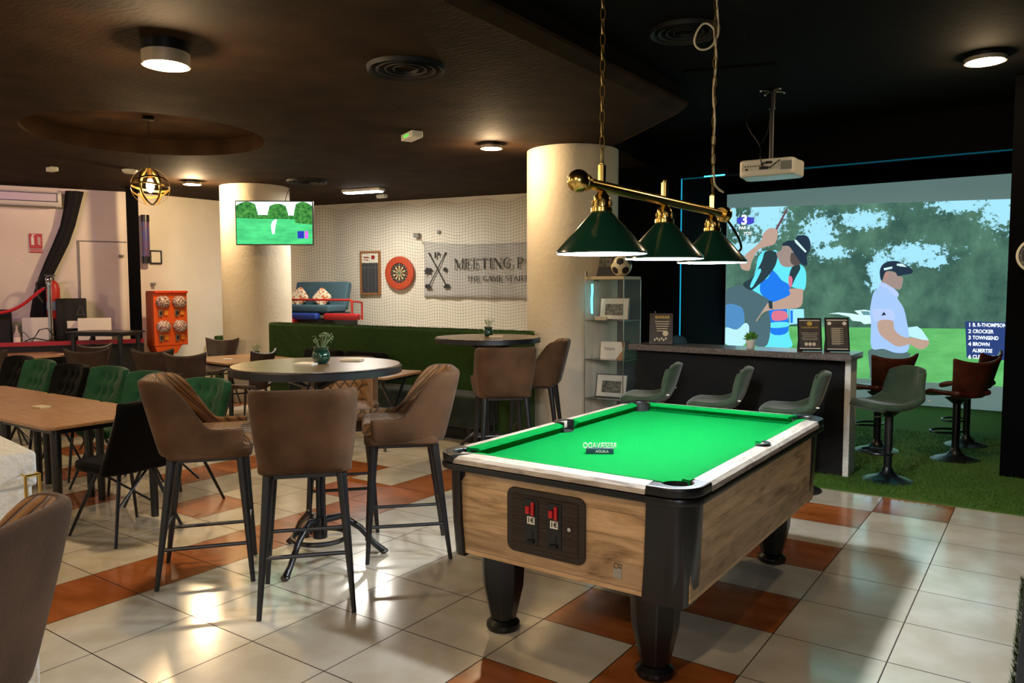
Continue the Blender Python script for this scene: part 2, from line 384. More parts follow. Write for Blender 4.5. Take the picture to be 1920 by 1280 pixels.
# fascia of the step between the two ceilings, with its moulding
mb = MB()
for (x0, y0), (x1, y1) in zip(SOF[:3], SOF[1:4]):
    mb.poly([(x0, y0, HS), (x1, y1, HS), (x1, y1, HC), (x0, y0, HC)])
struct(mb.build('trim_1', T['ceiling_black']))
mb = MB()
sec = lambda x, y, dx, dy: [(x, y, HS-0.004), (x+dx*0.07, y+dy*0.07, HS+0.05), (x+dx*0.07, y+dy*0.07, HS+0.075), (x, y, HS+0.075)]
mb.skin([[mb.b.verts.new(p) for p in sec(-2.5, -2.5, 1, 0)], [mb.b.verts.new(p) for p in sec(-2.5, 5.9, 1, 0.25)]])
mb.skin([[mb.b.verts.new(p) for p in sec(-2.5, 5.9, 1, 0.25)], [mb.b.verts.new(p) for p in sec(-3.6, 6.87, 0.66, 0.75)]])
struct(mb.build('trim_2', T['ceiling_brown']))

NA = Vector((-10.64, 8.60)); ND = (Vector((-6.33, 9.43))-NA).normalized(); NN = Vector((ND.y, -ND.x))
def netp(s_, z, off=0.0):
    p = NA+ND*s_+NN*off; return Vector((p.x, p.y, z))
mb = MB(); a = netp(-0.3, 0); b = netp(6.6, 0)
mb.poly([(a.x, a.y, 0), (b.x, b.y, 0), (b.x, b.y, HC), (a.x, a.y, HC)])
struct(mb.build('wall_back', T['white_wall']))
mb = MB()
LW = [(-12.7, 2.3), (-11.62, 4.55), (-10.93, 5.96), (-10.75, 8.60)]
LD = (Vector((-10.93, 5.96))-Vector((-11.62, 4.55))).normalized(); LN = Vector((LD.y, -LD.x))
MD = (Vector((-10.75, 8.57))-Vector((-10.93, 5.96))).normalized(); MN = Vector((MD.y, -MD.x))
def lwp(s_, z, off=0.0):
    p = Vector((-11.62, 4.55))+LD*s_+LN*off; return Vector((p.x, p.y, z))
def mwp(s_, z, off=0.0):
    p = Vector((-10.93, 5.96))+MD*s_+MN*off; return Vector((p.x, p.y, z))
for p, q in zip(LW, LW[1:]): mb.poly([(*p, 0), (*q, 0), (*q, HC), (*p, HC)])
struct(mb.build('wall_left', T['white_wall']))
# black walls of the golf bay
mb = MB()
mb.bx(-5.3, -3.43, 8.2, 8.32, 0, HC)
mb.bx(-3.43, 2.2, 8.2, 8.32, 2.74, HC)
struct(mb.build('wall_bay_front', T['black_wall']))
mb = MB(); mb.bx(-3.98, -3.92, 8.3, 11.15, 0, HC); struct(mb.build('wall_bay_side', T['black_wall']))
mb = MB(); mb.bx(-4.1, 2.2, 11.12, 11.2, 0, HC); struct(mb.build('wall_far', T['black_wall']))
mb = MB(); mb.bx(-0.285, 0.35, 7.2, 7.75, 0, HC); struct(mb.build('wall_right', T['black_wall']))
mb = MB(); mb.bx(2.1, 2.2, -0.5, 12, 0, HC); struct(mb.build('wall_far_right', T['black_wall']))

# turf on the floor of the golf area, with upright blades as pile
mb = MB()
mb.bx(-3.15, 2.0, 6.03, 11.1, -0.001, 0.008)
tf = mb.build('turf_floor', T['turf']); struct(tf); tf.name = 'floor_turf'
rng = random.Random(4)
mb = MB()
for i in range(26000):
    x = rng.uniform(-2.2, 0.6); y = 6.03+abs(rng.gauss(0, 0.8)) if i % 2 else rng.uniform(6.03, 9)
    a = rng.uniform(0, PI); w = 0.003; h = rng.uniform(0.014, 0.026); dx = rng.uniform(-.008, .008); dy = rng.uniform(-.008, .008)
    mb.poly([(x-w*math.cos(a), y-w*math.sin(a), 0.006), (x+w*math.cos(a), y+w*math.sin(a), 0.006), (x+dx, y+dy, 0.006+h)])
o = mb.build('turf_pile', T['turf']); o['kind'] = 'stuff'; tag(o, 'green artificial grass blades on the golf area floor', 'grass')

# round pillars
def pillar(x, y, r, label):
    mb = MB(); mb.lathe([(r, 0), (r, HS)], (0, 0, 0), 64); o = mb.build('pillar', T['plaster'], loc=(x, y, 0), smooth=True); struct(o); return o
pillar(-4.09, 6.92, 0.47, ''); pillar(-9.05, 6.72, 0.46, '')
# square black post by the left wall
mb = MB(); mb.box((-10.42, 5.73, HS/2), (0.15, 0.15, HS), Matrix.Rotation(rad(-28), 3, 'Z')); o = mb.build('trim_3', T['black_wall']); struct(o)

# white door in the left wall
d = MB(); c0 = lwp(0.93, 0, 0.012); c1 = lwp(1.50, 0, 0.012)
d.poly([(c0.x, c0.y, 0), (c1.x, c1.y, 0), (c1.x, c1.y, 2.19), (c0.x, c0.y, 2.19)])
do = d.build('door_1', T['white_wall'], solid=0.02); struct(do)
h = MB(); p = lwp(1.45, 2.0, 0.05); h.box(p, (0.04, 0.06, 0.03)); h.build('hinge', T['grey_plastic'], do)
h = MB()
for q in ((0.915, 1.1, 0.02, 2.2), (1.215, 2.2, 0.62, 0.02)):
    p = lwp(q[0], q[1], 0.012); h.box(p, (0.012, q[2], q[3]), Matrix.Rotation(math.atan2(LD.y, LD.x)-PI/2, 3, 'Z'))
struct(h.build('trim_4', T['grey_plastic']))

# low white wall in the left foreground
mb = MB(); R_ = Matrix.Rotation(rad(-8), 3, 'Z')
mb.box((-3.15, 1.0, 0.485), (1.1, 0.30, 0.97), R_); mb.box((-3.15, 1.0, 0.945), (1.12, 0.325, 0.11), R_)
o = mb.build('low_wall', T['rough_white'], bevel=0.012); struct(o); o.name = 'trim_5'
mb = MB()
for y in (0.02, 0.06):
    mb.tube([(-2.555, 1.02+y, 0.60), (-2.555, 1.02+y, 0.93), (-2.60, 1.02+y, 0.935)], 0.005, 8)
mb.tube([(-2.555, 1.04, 0.93), (-2.555, 1.08, 0.93)], 0.005, 8)
mb.tube([(-2.555, 1.04, 0.60), (-2.555, 1.08, 0.60)], 0.005, 8)
tag(mb.build('menu_rack', T['brass'], smooth=True), 'thin gold wire rack fixed to the end of the low white wall', 'rack')
# turf putting mat at the right edge of the floor
mb = MB(); mb.bx(-0.055, 0.45, 2.9, 4.69, 0, 0.03); mt = mb.build('putting_mat', T['black_matte'], bevel=0.004)
tag(mt, 'dark mat with a green turf fringe lying at the right edge of the floor', 'mat')
mb = MB()
for i in range(700):
    y = rng.uniform(2.9, 4.69); x = -0.055-rng.uniform(0, .012); a = rng.uniform(-.5, .5)
    mb.poly([(x, y-.005, 0.002), (x, y+.005, 0.002), (x-.012+a*.01, y+a*.02, rng.uniform(.02, .045))])
o = mb.build('fringe', T['turf'], mt); o['kind'] = 'stuff'
# ------------------------------------------------ lights of the place, with added fill lamps
def ceiling_disc(x, y, z, label, power, r=0.115, h=0.12, vis=True, group='round ceiling spotlights'):
    t = thing('ceiling_light', label, 'ceiling light', (x, y, z), 0, group)
    mb = MB(); mb.lathe([(r*1.02, -.001), (r*1.02, -h*0.45)], n=32); mb.build('housing', T['black_plastic'], t, smooth=True)
    mb = MB(); mb.lathe([(r, -h*0.45), (r, -h)], n=32, cap=False); mb.lathe([(r-.008, -h), (r-.008, -h*0.45)], n=32, cap=False)
    mb.build('ring', T['satin_steel'], t, smooth=True)
    mb = MB(); mb.lathe([(0.001, -h+0.006), (r-0.01, -h+0.006)], n=32, cap=False); mb.build('diffuser', T['warm_disc'], t)
    l = lamp('disc_lamp', 'POINT', (x, y, z-h-0.035), power, (1.0, 0.70, 0.38), 0.07)
    return t
ceiling_disc(-4.22, 2.55, HS, 'large round steel ceiling light above the brown bar stools', 42, 0.13, 0.13)
ceiling_disc(-4.50, 6.07, HS, 'small round ceiling light in front of the thick right pillar', 30, 0.105, .05)
ceiling_disc(-9.15, 5.84, HS, 'round ceiling light beyond the wire globe pendant, beside the left pillar', 60, 0.11, .05)
ceiling_disc(-0.44, 6.45, HC, 'round ceiling light at the upper right above the golf stools', 16, 0.13, 0.05)
ceiling_disc(-1.3, -1.2, HC, 'round ceiling light added for fill behind the viewer on the black ceiling', 75, 0.13, 0.10)  # added out of view to raise the ambient light
ceiling_disc(-5.2, -1.4, HS, 'round ceiling light added for fill behind the viewer on the low ceiling', 36, 0.13, 0.12)  # second added fill disc, also out of view behind the camera
ceiling_disc(-8.8, 0.6, HS, 'unseen round ceiling light added for fill on the left', 75, 0.13, 0.12)  # unseen lamp, kept strong to brighten the left wall
# rectangular light panel near the net
t = thing('light_panel', 'rectangular white ceiling light panel in front of the netted wall', 'ceiling light', (-7.95, 7.70, HS), rad(12))
mb = MB(); mb.box((0, 0, -0.02), (0.62, 0.16, 0.04)); mb.build('housing', T['white_plastic'], t, bevel=0.005)
mb = MB(); mb.box((0, 0, -0.048), (0.58, 0.12, 0.012)); mb.build('diffuser', T['panel_glow'], t)
lamp('panel_lamp', 'AREA', (-7.95, 7.70, HS-0.07), 34, (1.0, 0.95, 0.84), 0.6, size_y=0.3)
# neon-coloured stage wash on the left
lamp('stage_wash', 'SPOT', (-8.9, 2.6, 2.75), 26, (0.86, 0.28, 1.0), 0.12, Vector((-2.9, 1.6, -1.0)).to_track_quat('-Z', 'Y').to_euler(), rad(95))
lamp('cool_fill', 'AREA', (1.6, -1.6, 2.3), 20, (0.85, 0.9, 1.0), 1.0, Vector((-1.4, 1.7, -1.0)).to_track_quat('-Z', 'Y').to_euler())  # unseen cool fill lamp behind the camera, no doorway modelled

# ------------------------------------------------ billiard lamp over the pool table
LX, LYS, LZ = -1.515, (2.80, 3.42, 4.05), 1.645
t = thing('billiard_lamp', 'brass bar lamp with three dark green cone shades hanging over the pool table', 'lamp', (LX, 3.42, LZ))
mb = MB(); BZ = 0.275
mb.beam((0, -0.80, BZ), (0, 0.79, BZ), 0.022, n=24); bar = mb.build('bar', T['brass'], t, smooth=True)
for sy in (-1, 1):
    mb = MB(); y = sy*0.81
    mb.ball((0, y, BZ), 0.045, 24); mb.beam((0, y-sy*0.035, BZ), (0, y-sy*0.055, BZ), 0.034, n=24)
    mb.build('end_ball', T['brass'], t, smooth=True)
for k, yy in enumerate(LYS):
    y = yy-3.42
    mb = MB(); mb.beam((0, y, BZ+0.015), (0, y, BZ+0.085), 0.017, n=8); mb.ball((0, y, BZ+0.092), 0.009, 10)
    mb.build('bar_clamp', T['brass'], t, smooth=True)
    g = MB(); g.lathe([(0.012, BZ-0.015), (0.022, BZ-0.03), (0.032, 0.235), (0.036, 0.22), (0.036, 0.192), (0.045, 0.188), (0.046, 0.172), (0.04, 0.168)], (0, y, 0), 20)
    gal = g.build('socket_cup', T['brass'], t, smooth=True)
    mb = MB()
    for a in range(8):
        an = 2*PI*a/8; mb.ball((0.037*math.cos(an), y+0.037*math.sin(an), 0.205), 0.008, 8, (1, 1, 1.9))
    mb.build('fretwork', T['aged_brass'], gal, smooth=True)
    mb = MB(); mb.lathe([(0.036, 0.176), (0.042, 0.170), (0.186, 0.012), (0.188, 0.0)], (0, y, 0), 48, cap=False)
    mb.mi = 1; mb.lathe([(0.183, 0.0), (0.181, 0.012), (0.036, 0.166), (0.001, 0.170)], (0, y, 0), 48, cap=False)
    mb.mi = 0; mb.lathe([(0.188, 0.0), (0.183, 0.0)], (0, y, 0), 48, cap=False)
    mb.build('lamp_shade', [T['shade_green'], T['shade_white']], t, smooth=True)
    mb = MB(); mb.ball((0, y, 0.075), 0.034, 16, (1, 1, 1.2)); mb.build('bulb', T['cool_bulb'], t, smooth=True)
    lamp('bulb_lamp', 'POINT', (LX, yy, LZ+0.03), 29, (0.86, 0.94, 1.0), 0.035)
def chain(y, z0, z1):
    mb = MB(); L = 0.062; n = int((z1-z0)/(L*0.8)); st = (z1-z0)/n
    for i in range(n):
        z = z0+st*(i+.5); pts = []
        for k in range(12):
            a = 2*PI*k/12; u = 0.0105*math.cos(a); v = L/2*(math.sin(a) if abs(math.sin(a)) < .8 else math.copysign(.95, math.sin(a)))
            pts.append((u, y, z+v) if i % 2 else (0, y+u, z+v))
        mb.tube(pts, 0.0024, 5, closed=True)
    mb.tube([(0, y, z1), (0, y+.02, z1+.01), (0, y, z1+.03)], 0.004, 6)
    return mb.build('chain', T['aged_brass'], t, smooth=True)
chain(-0.62, BZ+0.10, HC-LZ-0.01); chain(0.63, BZ+0.10, HC-LZ-0.01)
mb = MB(); pts = [(0.0, 0.63, HC-LZ)]
for i in range(1, 30):
    z = HC-LZ-(HC-LZ-BZ-0.12)*i/30
    pts.append((0.006*math.sin(i*.7), 0.63+0.006*math.cos(i*0.5), z))
pts = pts[:4]+[(-0.05, 0.60, 1.28), (-0.085, 0.58, 1.23), (-0.10, 0.575, 1.17), (-0.07, 0.59, 1.13), (-0.02, 0.62, 1.14), (0.01, 0.64, 1.20), (0.012, 0.645, 1.23)][::-1]+pts[7:]
pts += [(0.015, 0.64, BZ+0.13), (0.05, 0.68, BZ+0.10), (0.02, 0.66, BZ+0.12)]
pts2 = [Vector(p) for p in pts]
for _ in range(2):
    q_ = [pts2[0]]
    for a, b in zip(pts2, pts2[1:]): q_ += [a.lerp(b, .25), a.lerp(b, .75)]
    pts2 = q_+[pts2[-1]]
mb.tube(pts2, 0.0055, 7); mb.build('supply_cable', T['beige_print'], t, smooth=True)
mb = MB(); p = [(0.0, 0.80, BZ-0.01), (0.02, 0.86, BZ-0.05), (0.05, 0.92, BZ-0.13), (0.06, 0.95, BZ-0.19), (0.03, 0.90, BZ-0.22), (0.0, 0.80, BZ-0.215), (0.0, 0.76, BZ-0.21)]
q = []
for i in range(len(p)-1):
    for u in (0, .25, .5, .75): q.append(Vector(p[i]).lerp(Vector(p[i+1]), u))
for _ in range(3): q = [q[0]]+[(q[i-1]+q[i]*2+q[i+1])/4 for i in range(1, len(q)-1)]+[q[-1]]
mb.tube(q, 0.007, 8); mb.build('loose_cable', T['black_plastic'], t, smooth=True)

# ------------------------------------------------ pool table
PX, PY = -1.58, 3.47; HWX, HWY = 0.595, 0.975
t = thing('pool_table', 'coin-operated pool table with bright green cloth, pine panels and black corners', 'pool table', (PX, PY, 0))
ZR = 0.80
mb = MB(); mb.bx(-HWX+0.075, HWX-0.075, -HWY+0.075, HWY-0.075, 0.72, 0.752); mb.build('playing_bed', T['cloth'], t)
def rr(x0, x1, y0, y1, r, n=6):
    o = []
    for cx_, cy_, a0 in ((x1-r, y1-r, 0), (x0+r, y1-r, 90), (x0+r, y0+r, 180), (x1-r, y0+r, 270)):
        for i in range(n+1):
            a = rad(a0+90*i/n); o.append((cx_+r*math.cos(a), cy_+r*math.sin(a)))
    return o
# black moulding under the rails (a frame: outer loop and inner loop)
mb = MB(); ou = rr(-HWX, HWX, -HWY, HWY, 0.11, 8); k = 0.955
inn = [(x*(HWX-0.06)/HWX, y*(HWY-0.06)/HWY) for x, y in ou]
for z0, z1, off in ((0.735, 0.765, 0), ):
    A = [[mb.b.verts.new((x, y, z)) for x, y in l] for l, z in ((inn, z1), (ou, z1-0.006), ([(x*1.004, y*1.003) for x, y in ou], (z0+z1)/2), (ou, z0), (inn, z0))]
    mb.skin(A, cap=False)
mb.build('rail_moulding', T['black_plastic'], t, smooth=True)
# wooden rails, corner caps, cushions
CI = 0.118   # rail width from the outer edge to the cushion
def rail(x0, x1, y0, y1, m, long_x, outer):
    mb = MB()
    pr = [(0.0, 0.764), (0.004, 0.782), (0.018, 0.794), (CI*0.62, ZR), (CI*0.62, 0.764)]
    rg = []
    for e in (0, 1):
        if long_x: rg.append([mb.b.verts.new(((x0, x1)[e], outer-math.copysign(a, outer), z)) for a, z in pr])
        else: rg.append([mb.b.verts.new((outer-math.copysign(a, outer), (y0, y1)[e], z)) for a, z in pr])
    mb.skin(rg); return mb.build('rail', m, t, smooth=True, ang=30)
cc = 0.185
rail(-HWX+0.115, HWX-cc, 0, 0, T['washed_x'], True, -HWY); rail(-HWX+cc, HWX-cc, 0, 0, T['washed_x'], True, HWY)
for sx in (-1, 1):
    rail(0, 0, -HWY+cc, HWY-cc, T['washed_y'], False, sx*HWX)
def cushion(p0, p1, nrm, c0=0.035, c1=0.035):
    p0 = Vector((*p0, 0)); p1 = Vector((*p1, 0)); d = (p1-p0).normalized(); nv = Vector((*nrm, 0)); w = 0.048
    mb = MB(); rg = []
    for p, s_, c in ((p0, 1, c0), (p1, -1, c1)):
        q = []
        for a, z in ((0, 0.745), (0, 0.801), (w*0.9, 0.796), (w, 0.786), (w*0.55, 0.765), (w*0.5, 0.745)):
            q.append(mb.b.verts.new(p+nv*a+d*s_*c*(a/w)+Vector((0, 0, z))))
        rg.append(q)
    mb.skin(rg); return mb.build('cushion', T['cloth'], t, smooth=True, ang=35)
ix, iy = HWX-CI*0.62, HWY-CI*0.62
cg, mg = 0.075, 0.06
cushion((-ix+cg, -iy), (ix-cg, -iy), (0, 1)); cushion((-ix+cg, iy), (ix-cg, iy), (0, -1))
for sx in (-1, 1):
    cushion((sx*ix, -iy+cg), (sx*ix, -mg), (-sx, 0), 0.035, 0.02); cushion((sx*ix, mg), (sx*ix, iy-cg), (-sx, 0), 0.02, 0.035)
for sx in (-1, 1):
    for sy in (-1, 1):
        # corner cap with the pocket mouth cut out of its inner side
        ox, oy = HWX, HWY; R = 0.11; near_left = sx < 0 and sy < 0; pts = [(ox-(0.115 if near_left else cc), oy)]
        for i in range(9):
            a = rad(90-90*i/8); pts.append((ox-R+R*math.cos(a), oy-R+R*math.sin(a)))
        pts.append((ox, oy-cc)); pts.append((ox-CI*0.62, oy-cc))
        pcx, pcy, pr_ = ox-CI*0.62-0.032, oy-CI*0.62-0.032, 0.056
        pts.append((ox-CI*0.62, pcy-0.045))
        for i in range(13):
            a = rad(-38+166*i/12); pts.append((pcx+pr_*math.cos(a), pcy+pr_*math.sin(a)))
        pts.append((pcx-0.045, oy-CI*0.62)); pts.append((ox-cc, oy-CI*0.62))
        poly = [(x*sx, y*sy) for x, y in pts]
        mb = MB(); mb.prism(poly, 0.762, 0.800)
        mb.build('corner_cap', T['black_plastic'], t, bevel=0.009, bseg=3, ang=50)
        mb = MB(); mb.lathe([(0.056, 0.79), (0.054, 0.70), (0.04, 0.66), (0.001, 0.65)], (pcx*sx, pcy*sy, 0), 24, cap=False)
        mb.build('pocket', T['black_matte'], t, smooth=True)
    mb = MB(); pts = [(sx*(ix-0.0)+sx*0.045*math.cos(a), 0.058*math.sin(a)) for a in [rad(-90+180*i/12) for i in range(13)]]
    k_ = .035 if sx < 0 else .004; pts2 = [(sx*(ix-k_), .058), (sx*(ix-k_), .045)]+[(sx*ix+sx*0.02*math.cos(a), 0.040*math.sin(a)) for a in [rad(90-180*i/12) for i in range(13)]]+[(sx*(ix-k_), -.045), (sx*(ix-k_), -.058)]
    mb.prism(pts+pts2, 0.745, 0.807); mb.build('middle_pocket', T['black_plastic'], t, bevel=0.003)
    mb = MB(); mb.lathe([(0.046, 0.754), (0.001, 0.754)], (sx*(ix-0.01), 0, 0), 20, cap=False); mb.build('pocket', T['black_matte'], t)
# cabinet panels
Z0, Z1 = 0.36, 0.738; fy = -0.915
mb = MB(); mb.bx(-0.50, 0.52, fy, fy+0.03, Z0, Z1); mb.build('end_panel', T['pine'], t)
mb = MB(); mb.bx(-0.50, 0.50, -fy-0.03, -fy, Z0, Z1); mb.build('end_panel', T['pine'], t)
for sx in (-1, 1):
    mb = MB(); mb.bx(min(sx*0.50, sx*0.53), max(sx*0.50, sx*0.55), -0.88, 0.88, Z0, Z1); mb.build('side_panel', T['pine_y'], t)
mb = MB(); mb.bx(-0.50, 0.50, -0.86, 0.86, Z0, Z0+0.02); mb.build('underside', T['black_matte'], t)
# black corner casings tapering to the bottom, with raised facets
for sx in (-1, 1):
    for sy in (-1, 1):
        mb = MB()
        def sec(z):
            u = (z-Z0+0.01)/(Z1-Z0+0.01); e = 0.545; f = 0.925+0.02*max(0, u)**0.7; r = 0.075+0.03*u
            e2 = 0.545+0.025*max(0, u)**0.6; w = 0.085 if (sx < 0 and sy < 0) else 0.17
            o = [(e2-w, f-0.005)]
            for i in range(7):
                a = rad(90-90*i/6); o.append((e2-r+r*math.cos(a), f-r+r*math.sin(a)))
            o += [(e2, f-0.13), (e2-0.02, f-0.13), (e2-0.02, f-0.10), (e2-0.06, f-0.035), (e2-w, f-0.035)]
            return [mb.b.verts.new((x*sx, y*sy, z)) for x, y in o]
        mb.skin([sec(z) for z in (Z0-0.012, 0.5, 0.65, Z1+0.01)])
        cs = mb.build('corner_casing', T['black_plastic'], t, smooth=True, ang=30)
        if sx > 0 or sy > 0:
            q = lambda z: (lambda u: (0.545+0.025*max(0, u)**.6, 0.925+.02*max(0, u)**.7, 0.075+.03*u))((z-Z0+.01)/(Z1-Z0+.01))
            def cp_(z, ang, push):
                e_, f_, r_ = q(z); a = rad(ang); return Vector(((e_-r_+(r_+push)*math.cos(a))*sx, (f_-r_+(r_+push)*math.sin(a))*sy, z))
            mb = MB(); top = cp_(.63, 45, .002); A_ = cp_(Z0-.011, 88, .004); B_ = cp_(Z0-.011, 45, .020); C_ = cp_(Z0-.011, 8, .004)
            mb.poly([A_, B_, top]); mb.poly([B_, C_, top]); mb.poly([A_, C_, B_]); mb.poly([A_, top, C_])
            mb.build('facet', T['black_plastic'], cs)
        # leg
        lx, ly = 0.365*sx, 0.77*sy
        mb = MB(); rg = []
        for z, w, d_ in ((Z0+0.005, 0.105, 0.095), (0.20, 0.095, 0.085), (0.09, 0.07, 0.062), (0.045, 0.058, 0.055)):
            cxx = lx+0.0*(z)*sx
            rg.append([mb.b.verts.new((cxx+w*math.cos(a)*(1.0), ly+d_*math.sin(a), z)) for a in [rad(q) for q in (25, 65, 115, 155, 205, 245, 295, 335)]])
        mb.skin(rg); lg = mb.build('leg', T['black_plastic'], t, bevel=0.006)
        mb = MB(); mb.lathe([(0.055, 0.045), (0.074, 0.028), (0.076, 0.012), (0.070, 0.0)], (lx, ly, 0), 24); mb.build('foot', T['black_plastic'], lg, smooth=True)
# coin mechanism plate on the near end
mb = MB(); f = lambda x, y, z: (x, fy-z, y)
mb.prism(rr(-0.232, 0.138, 0.425, 0.692, 0.035, 5), -0.001, 0.012, f)
cp = mb.build('coin_plate', mat('coin_plate_brown', lit('#2b2019'), 0.45, bump=0.5, bscale=140, bstretch=(0.05, 1, 1)), t, bevel=0.004)
mb = MB(); mb.prism(rr(-0.205, 0.108, 0.450, 0.668, 0.012, 4), 0.011, 0.0155, f); mb.build('inner_door', mat('coin_door_ribbed', lit('#33261d'), 0.5, bump=0.9, bscale=25, bstretch=(0.01, 1, 8)), cp, bevel=0.002)
for x in (-0.108, 0.002):
    mb = MB(); mb.prism(rr(x-0.033, x+0.033, 0.468, 0.655, 0.004, 2), 0.014, 0.019, f); sl = mb.build('coin_slot', T['black_plastic'], cp, bevel=0.001)
    mb = MB(); mb.box((x-0.012, fy-0.024, 0.612), (0.018, 0.012, 0.03)); mb.box((x+0.010, fy-0.022, 0.618), (0.013, 0.010, 0.054)); mb.build('coin_guide', mat('red_acrylic', lit('#c01c22'), 0.3), cp, bevel=0.001)
    mb = MB(); mb.box((x+0.001, fy-0.0200, 0.570), (0.036, 0.003, 0.030)); lb = mb.build('price_label', T['paper'], cp)
    mb = MB(); mb.text('1\u20ac', 0.028, Matrix.Translation((x+0.001, fy-0.0220, 0.570)) @ Matrix.Rotation(PI/2, 4, 'X'), 0.001, bold=0.0006); mb.build('price_text', T['ink'], cp)
    mb = MB(); mb.bx(x+0.004, x+0.010, fy-0.021, fy-0.018, 0.475, 0.525); mb.box((x, fy-0.022, 0.484), (0.03, 0.01, 0.012)); mb.build('reject_lever', T['black_matte'], cp)
mb = MB(); mb.beam((0.075, fy-0.014, 0.565), (0.075, fy-0.026, 0.565), 0.008, n=14); mb.build('key_lock', T['chrome'], cp, smooth=True)
mb = MB(); mb.box((0.275, fy-0.001, 0.428), (0.034, 0.003, 0.040)); mb.build('sticker', T['steel'], t)
mb = MB(); mb.tube([(0.268+0.010*math.cos(a), fy-0.002, 0.455+0.010*math.sin(a)) for a in [2*PI*i/10 for i in range(10)]], 0.0015, 4, True)
mb.tube([(0.286+0.007*math.cos(a), fy-0.002, 0.457+0.007*math.sin(a)) for a in [2*PI*i/10 for i in range(10)]], 0.0015, 4, True); mb.build('sticker_loops', T['steel'], t)
# reserved sign on the cloth
t = thing('reserved_sign', 'small dark block sign with white RESERVADO letters lying on the green cloth', 'sign', (-1.665, 3.07, 0.753), rad(32))
mb = MB(); mb.box((0, 0, 0.0125), (0.125, 0.028, 0.025)); mb.build('block', mat('sign_block_petrol', lit('#1c3a44'), 0.4), t, bevel=0.001)
mb = MB(); mb.text('RESERVADO', 0.036, Matrix.Translation((0, 0.002, 0.034)) @ Matrix.Rotation(PI, 4, 'Z') @ Matrix.Rotation(PI/2, 4, 'X'), 0.006, sx=0.78); mb.build('letters', T['paper'], t)
mb = MB(); mb.text('AGUILA', 0.017, Matrix.Translation((0.01, -0.0150, 0.011)) @ Matrix.Rotation(PI/2, 4, 'X'), 0.001); mb.build('small_text', T['paper'], t)
# ------------------------------------------------ seats
def lerp(a, b, u): return a+(b-a)*u
def sst(a, b, x):
    u = max(0, min(1, (x-a)/(b-a))); return u*u*(3-2*u)
def make_bar_stool(label, group):
    t = thing('bar_stool', label, 'bar stool', (0, 0, 0), 0, group)
    # U-shaped shell: plan path from front left round the back to front right
    W_, D0, D1, R = 0.235, -0.225, 0.20, 0.13
    path = []
    def P(x, y): path.append(Vector((x, y)))
    for i in range(10): P(-W_, lerp(D1, D0+R, i/9))
    for i in range(1, 6): a = rad(180+90*i/6); P(-W_+R+R*math.cos(a), D0+R+R*math.sin(a))
    for i in range(7): P(lerp(-W_+R, W_-R, i/6), D0)
    for i in range(1, 6): a = rad(270+90*i/6); P(W_-R+R*math.cos(a), D0+R+R*math.sin(a))
    for i in range(10): P(W_, lerp(D0+R, D1, i/9))
    n = len(path)-1
    def fn(u, v):
        p = path[min(n, int(round(u*n)))]
        back = 1-sst(D0-.02, 0.12, p.y); bk2 = 1-sst(-.12, .035, p.y)
        zt = lerp(0.80, 1.055, bk2**.75); zb = 0.655
        if back > 0.99 : zt -= 0.012*(abs(p.x)/W_)**6
        z = lerp(zb, zt, v); h = (z-zb)/0.4
        k = 1+0.10*h*back; tk = 1-0.10*(1-v)**2
        return Vector((p.x*k*tk, (p.y-0.085*h*back)*lerp(1, tk, .5), z))
    mb = grid_mesh(fn, n, 9)
    mb.build('backrest', [T['suede'], T['quilt']], t, smooth=True, solid=0.042, soff=-1, sub=1)
    mb = MB(); mb.prism(rr(-0.215, 0.215, -0.18, 0.235, 0.06, 4), 0.648, 0.705); mb.build('seat_base', T['suede'], t, bevel=0.015, bseg=3)
    mb = MB(); mb.prism(rr(-0.20, 0.20, -0.17, 0.245, 0.05, 4), 0.70, 0.775); mb.build('seat', T['quilt'], t, bevel=0.028, bseg=4)
    mb = MB(); mb.bx(-0.17, 0.17, -0.16, 0.19, 0.63, 0.65); mb.build('seat_frame', T['black_metal'], t)
    cs = []
    for sx in (-1, 1):
        for sy in (-1, 1):
            p0 = Vector((sx*0.165, -0.15 if sy < 0 else 0.18, 0.645)); p1 = Vector((sx*0.212, -0.232 if sy < 0 else 0.225, 0.0))
            mb = MB(); mb.beam(p0, p1, 0.026, 0.012, 8, PI/8); mb.build('leg', T['black_metal'], t, smooth=True, ang=50); cs.append((sx, sy, p0, p1))
    g = lambda sx, sy, z: [c[2].lerp(c[3], 1-z/0.645) for c in cs if c[0] == sx and c[1] == sy][0]
    for a, b, z in (((-1, -1), (1, -1), 0.275), ((-1, 1), (1, 1), 0.275), ((-1, -1), (-1, 1), 0.20), ((1, -1), (1, 1), 0.20)):
        mb = MB(); mb.beam(g(*a, z), g(*b, z), 0.010, n=8); mb.build('stretcher', T['black_metal'], t, smooth=True)
    return t
BS = 'brown suede bar stools'
bs = make_bar_stool('brown suede bar stool seen from behind, in front of the round bar table', BS)
bs.location = (-2.925, 2.43, 0); bs.rotation_euler = (0, 0, face(138))
for x, y, h, lab in ((-3.63, 2.355, 52, 'brown suede bar stool at the left of the near round bar table, seat pointing right'),
                     (-3.01, 3.22, 226, 'brown suede bar stool between the near round bar table and the pool table'),
                     (-3.68, 3.34, -42, 'brown suede bar stool behind the near round bar table, only its quilted back visible'),
                     (-3.62, 5.02, 136, 'brown suede bar stool seen from behind at the far round bar table'),
                     (-3.80, 5.80, 205, 'brown suede bar stool in side view against the thick right pillar'),
                     (-1.84, 0.475, 215, 'brown suede bar stool cut off at the lower left corner, seen from behind')):
    dup(bs, (x, y, 0), face(h), lab)

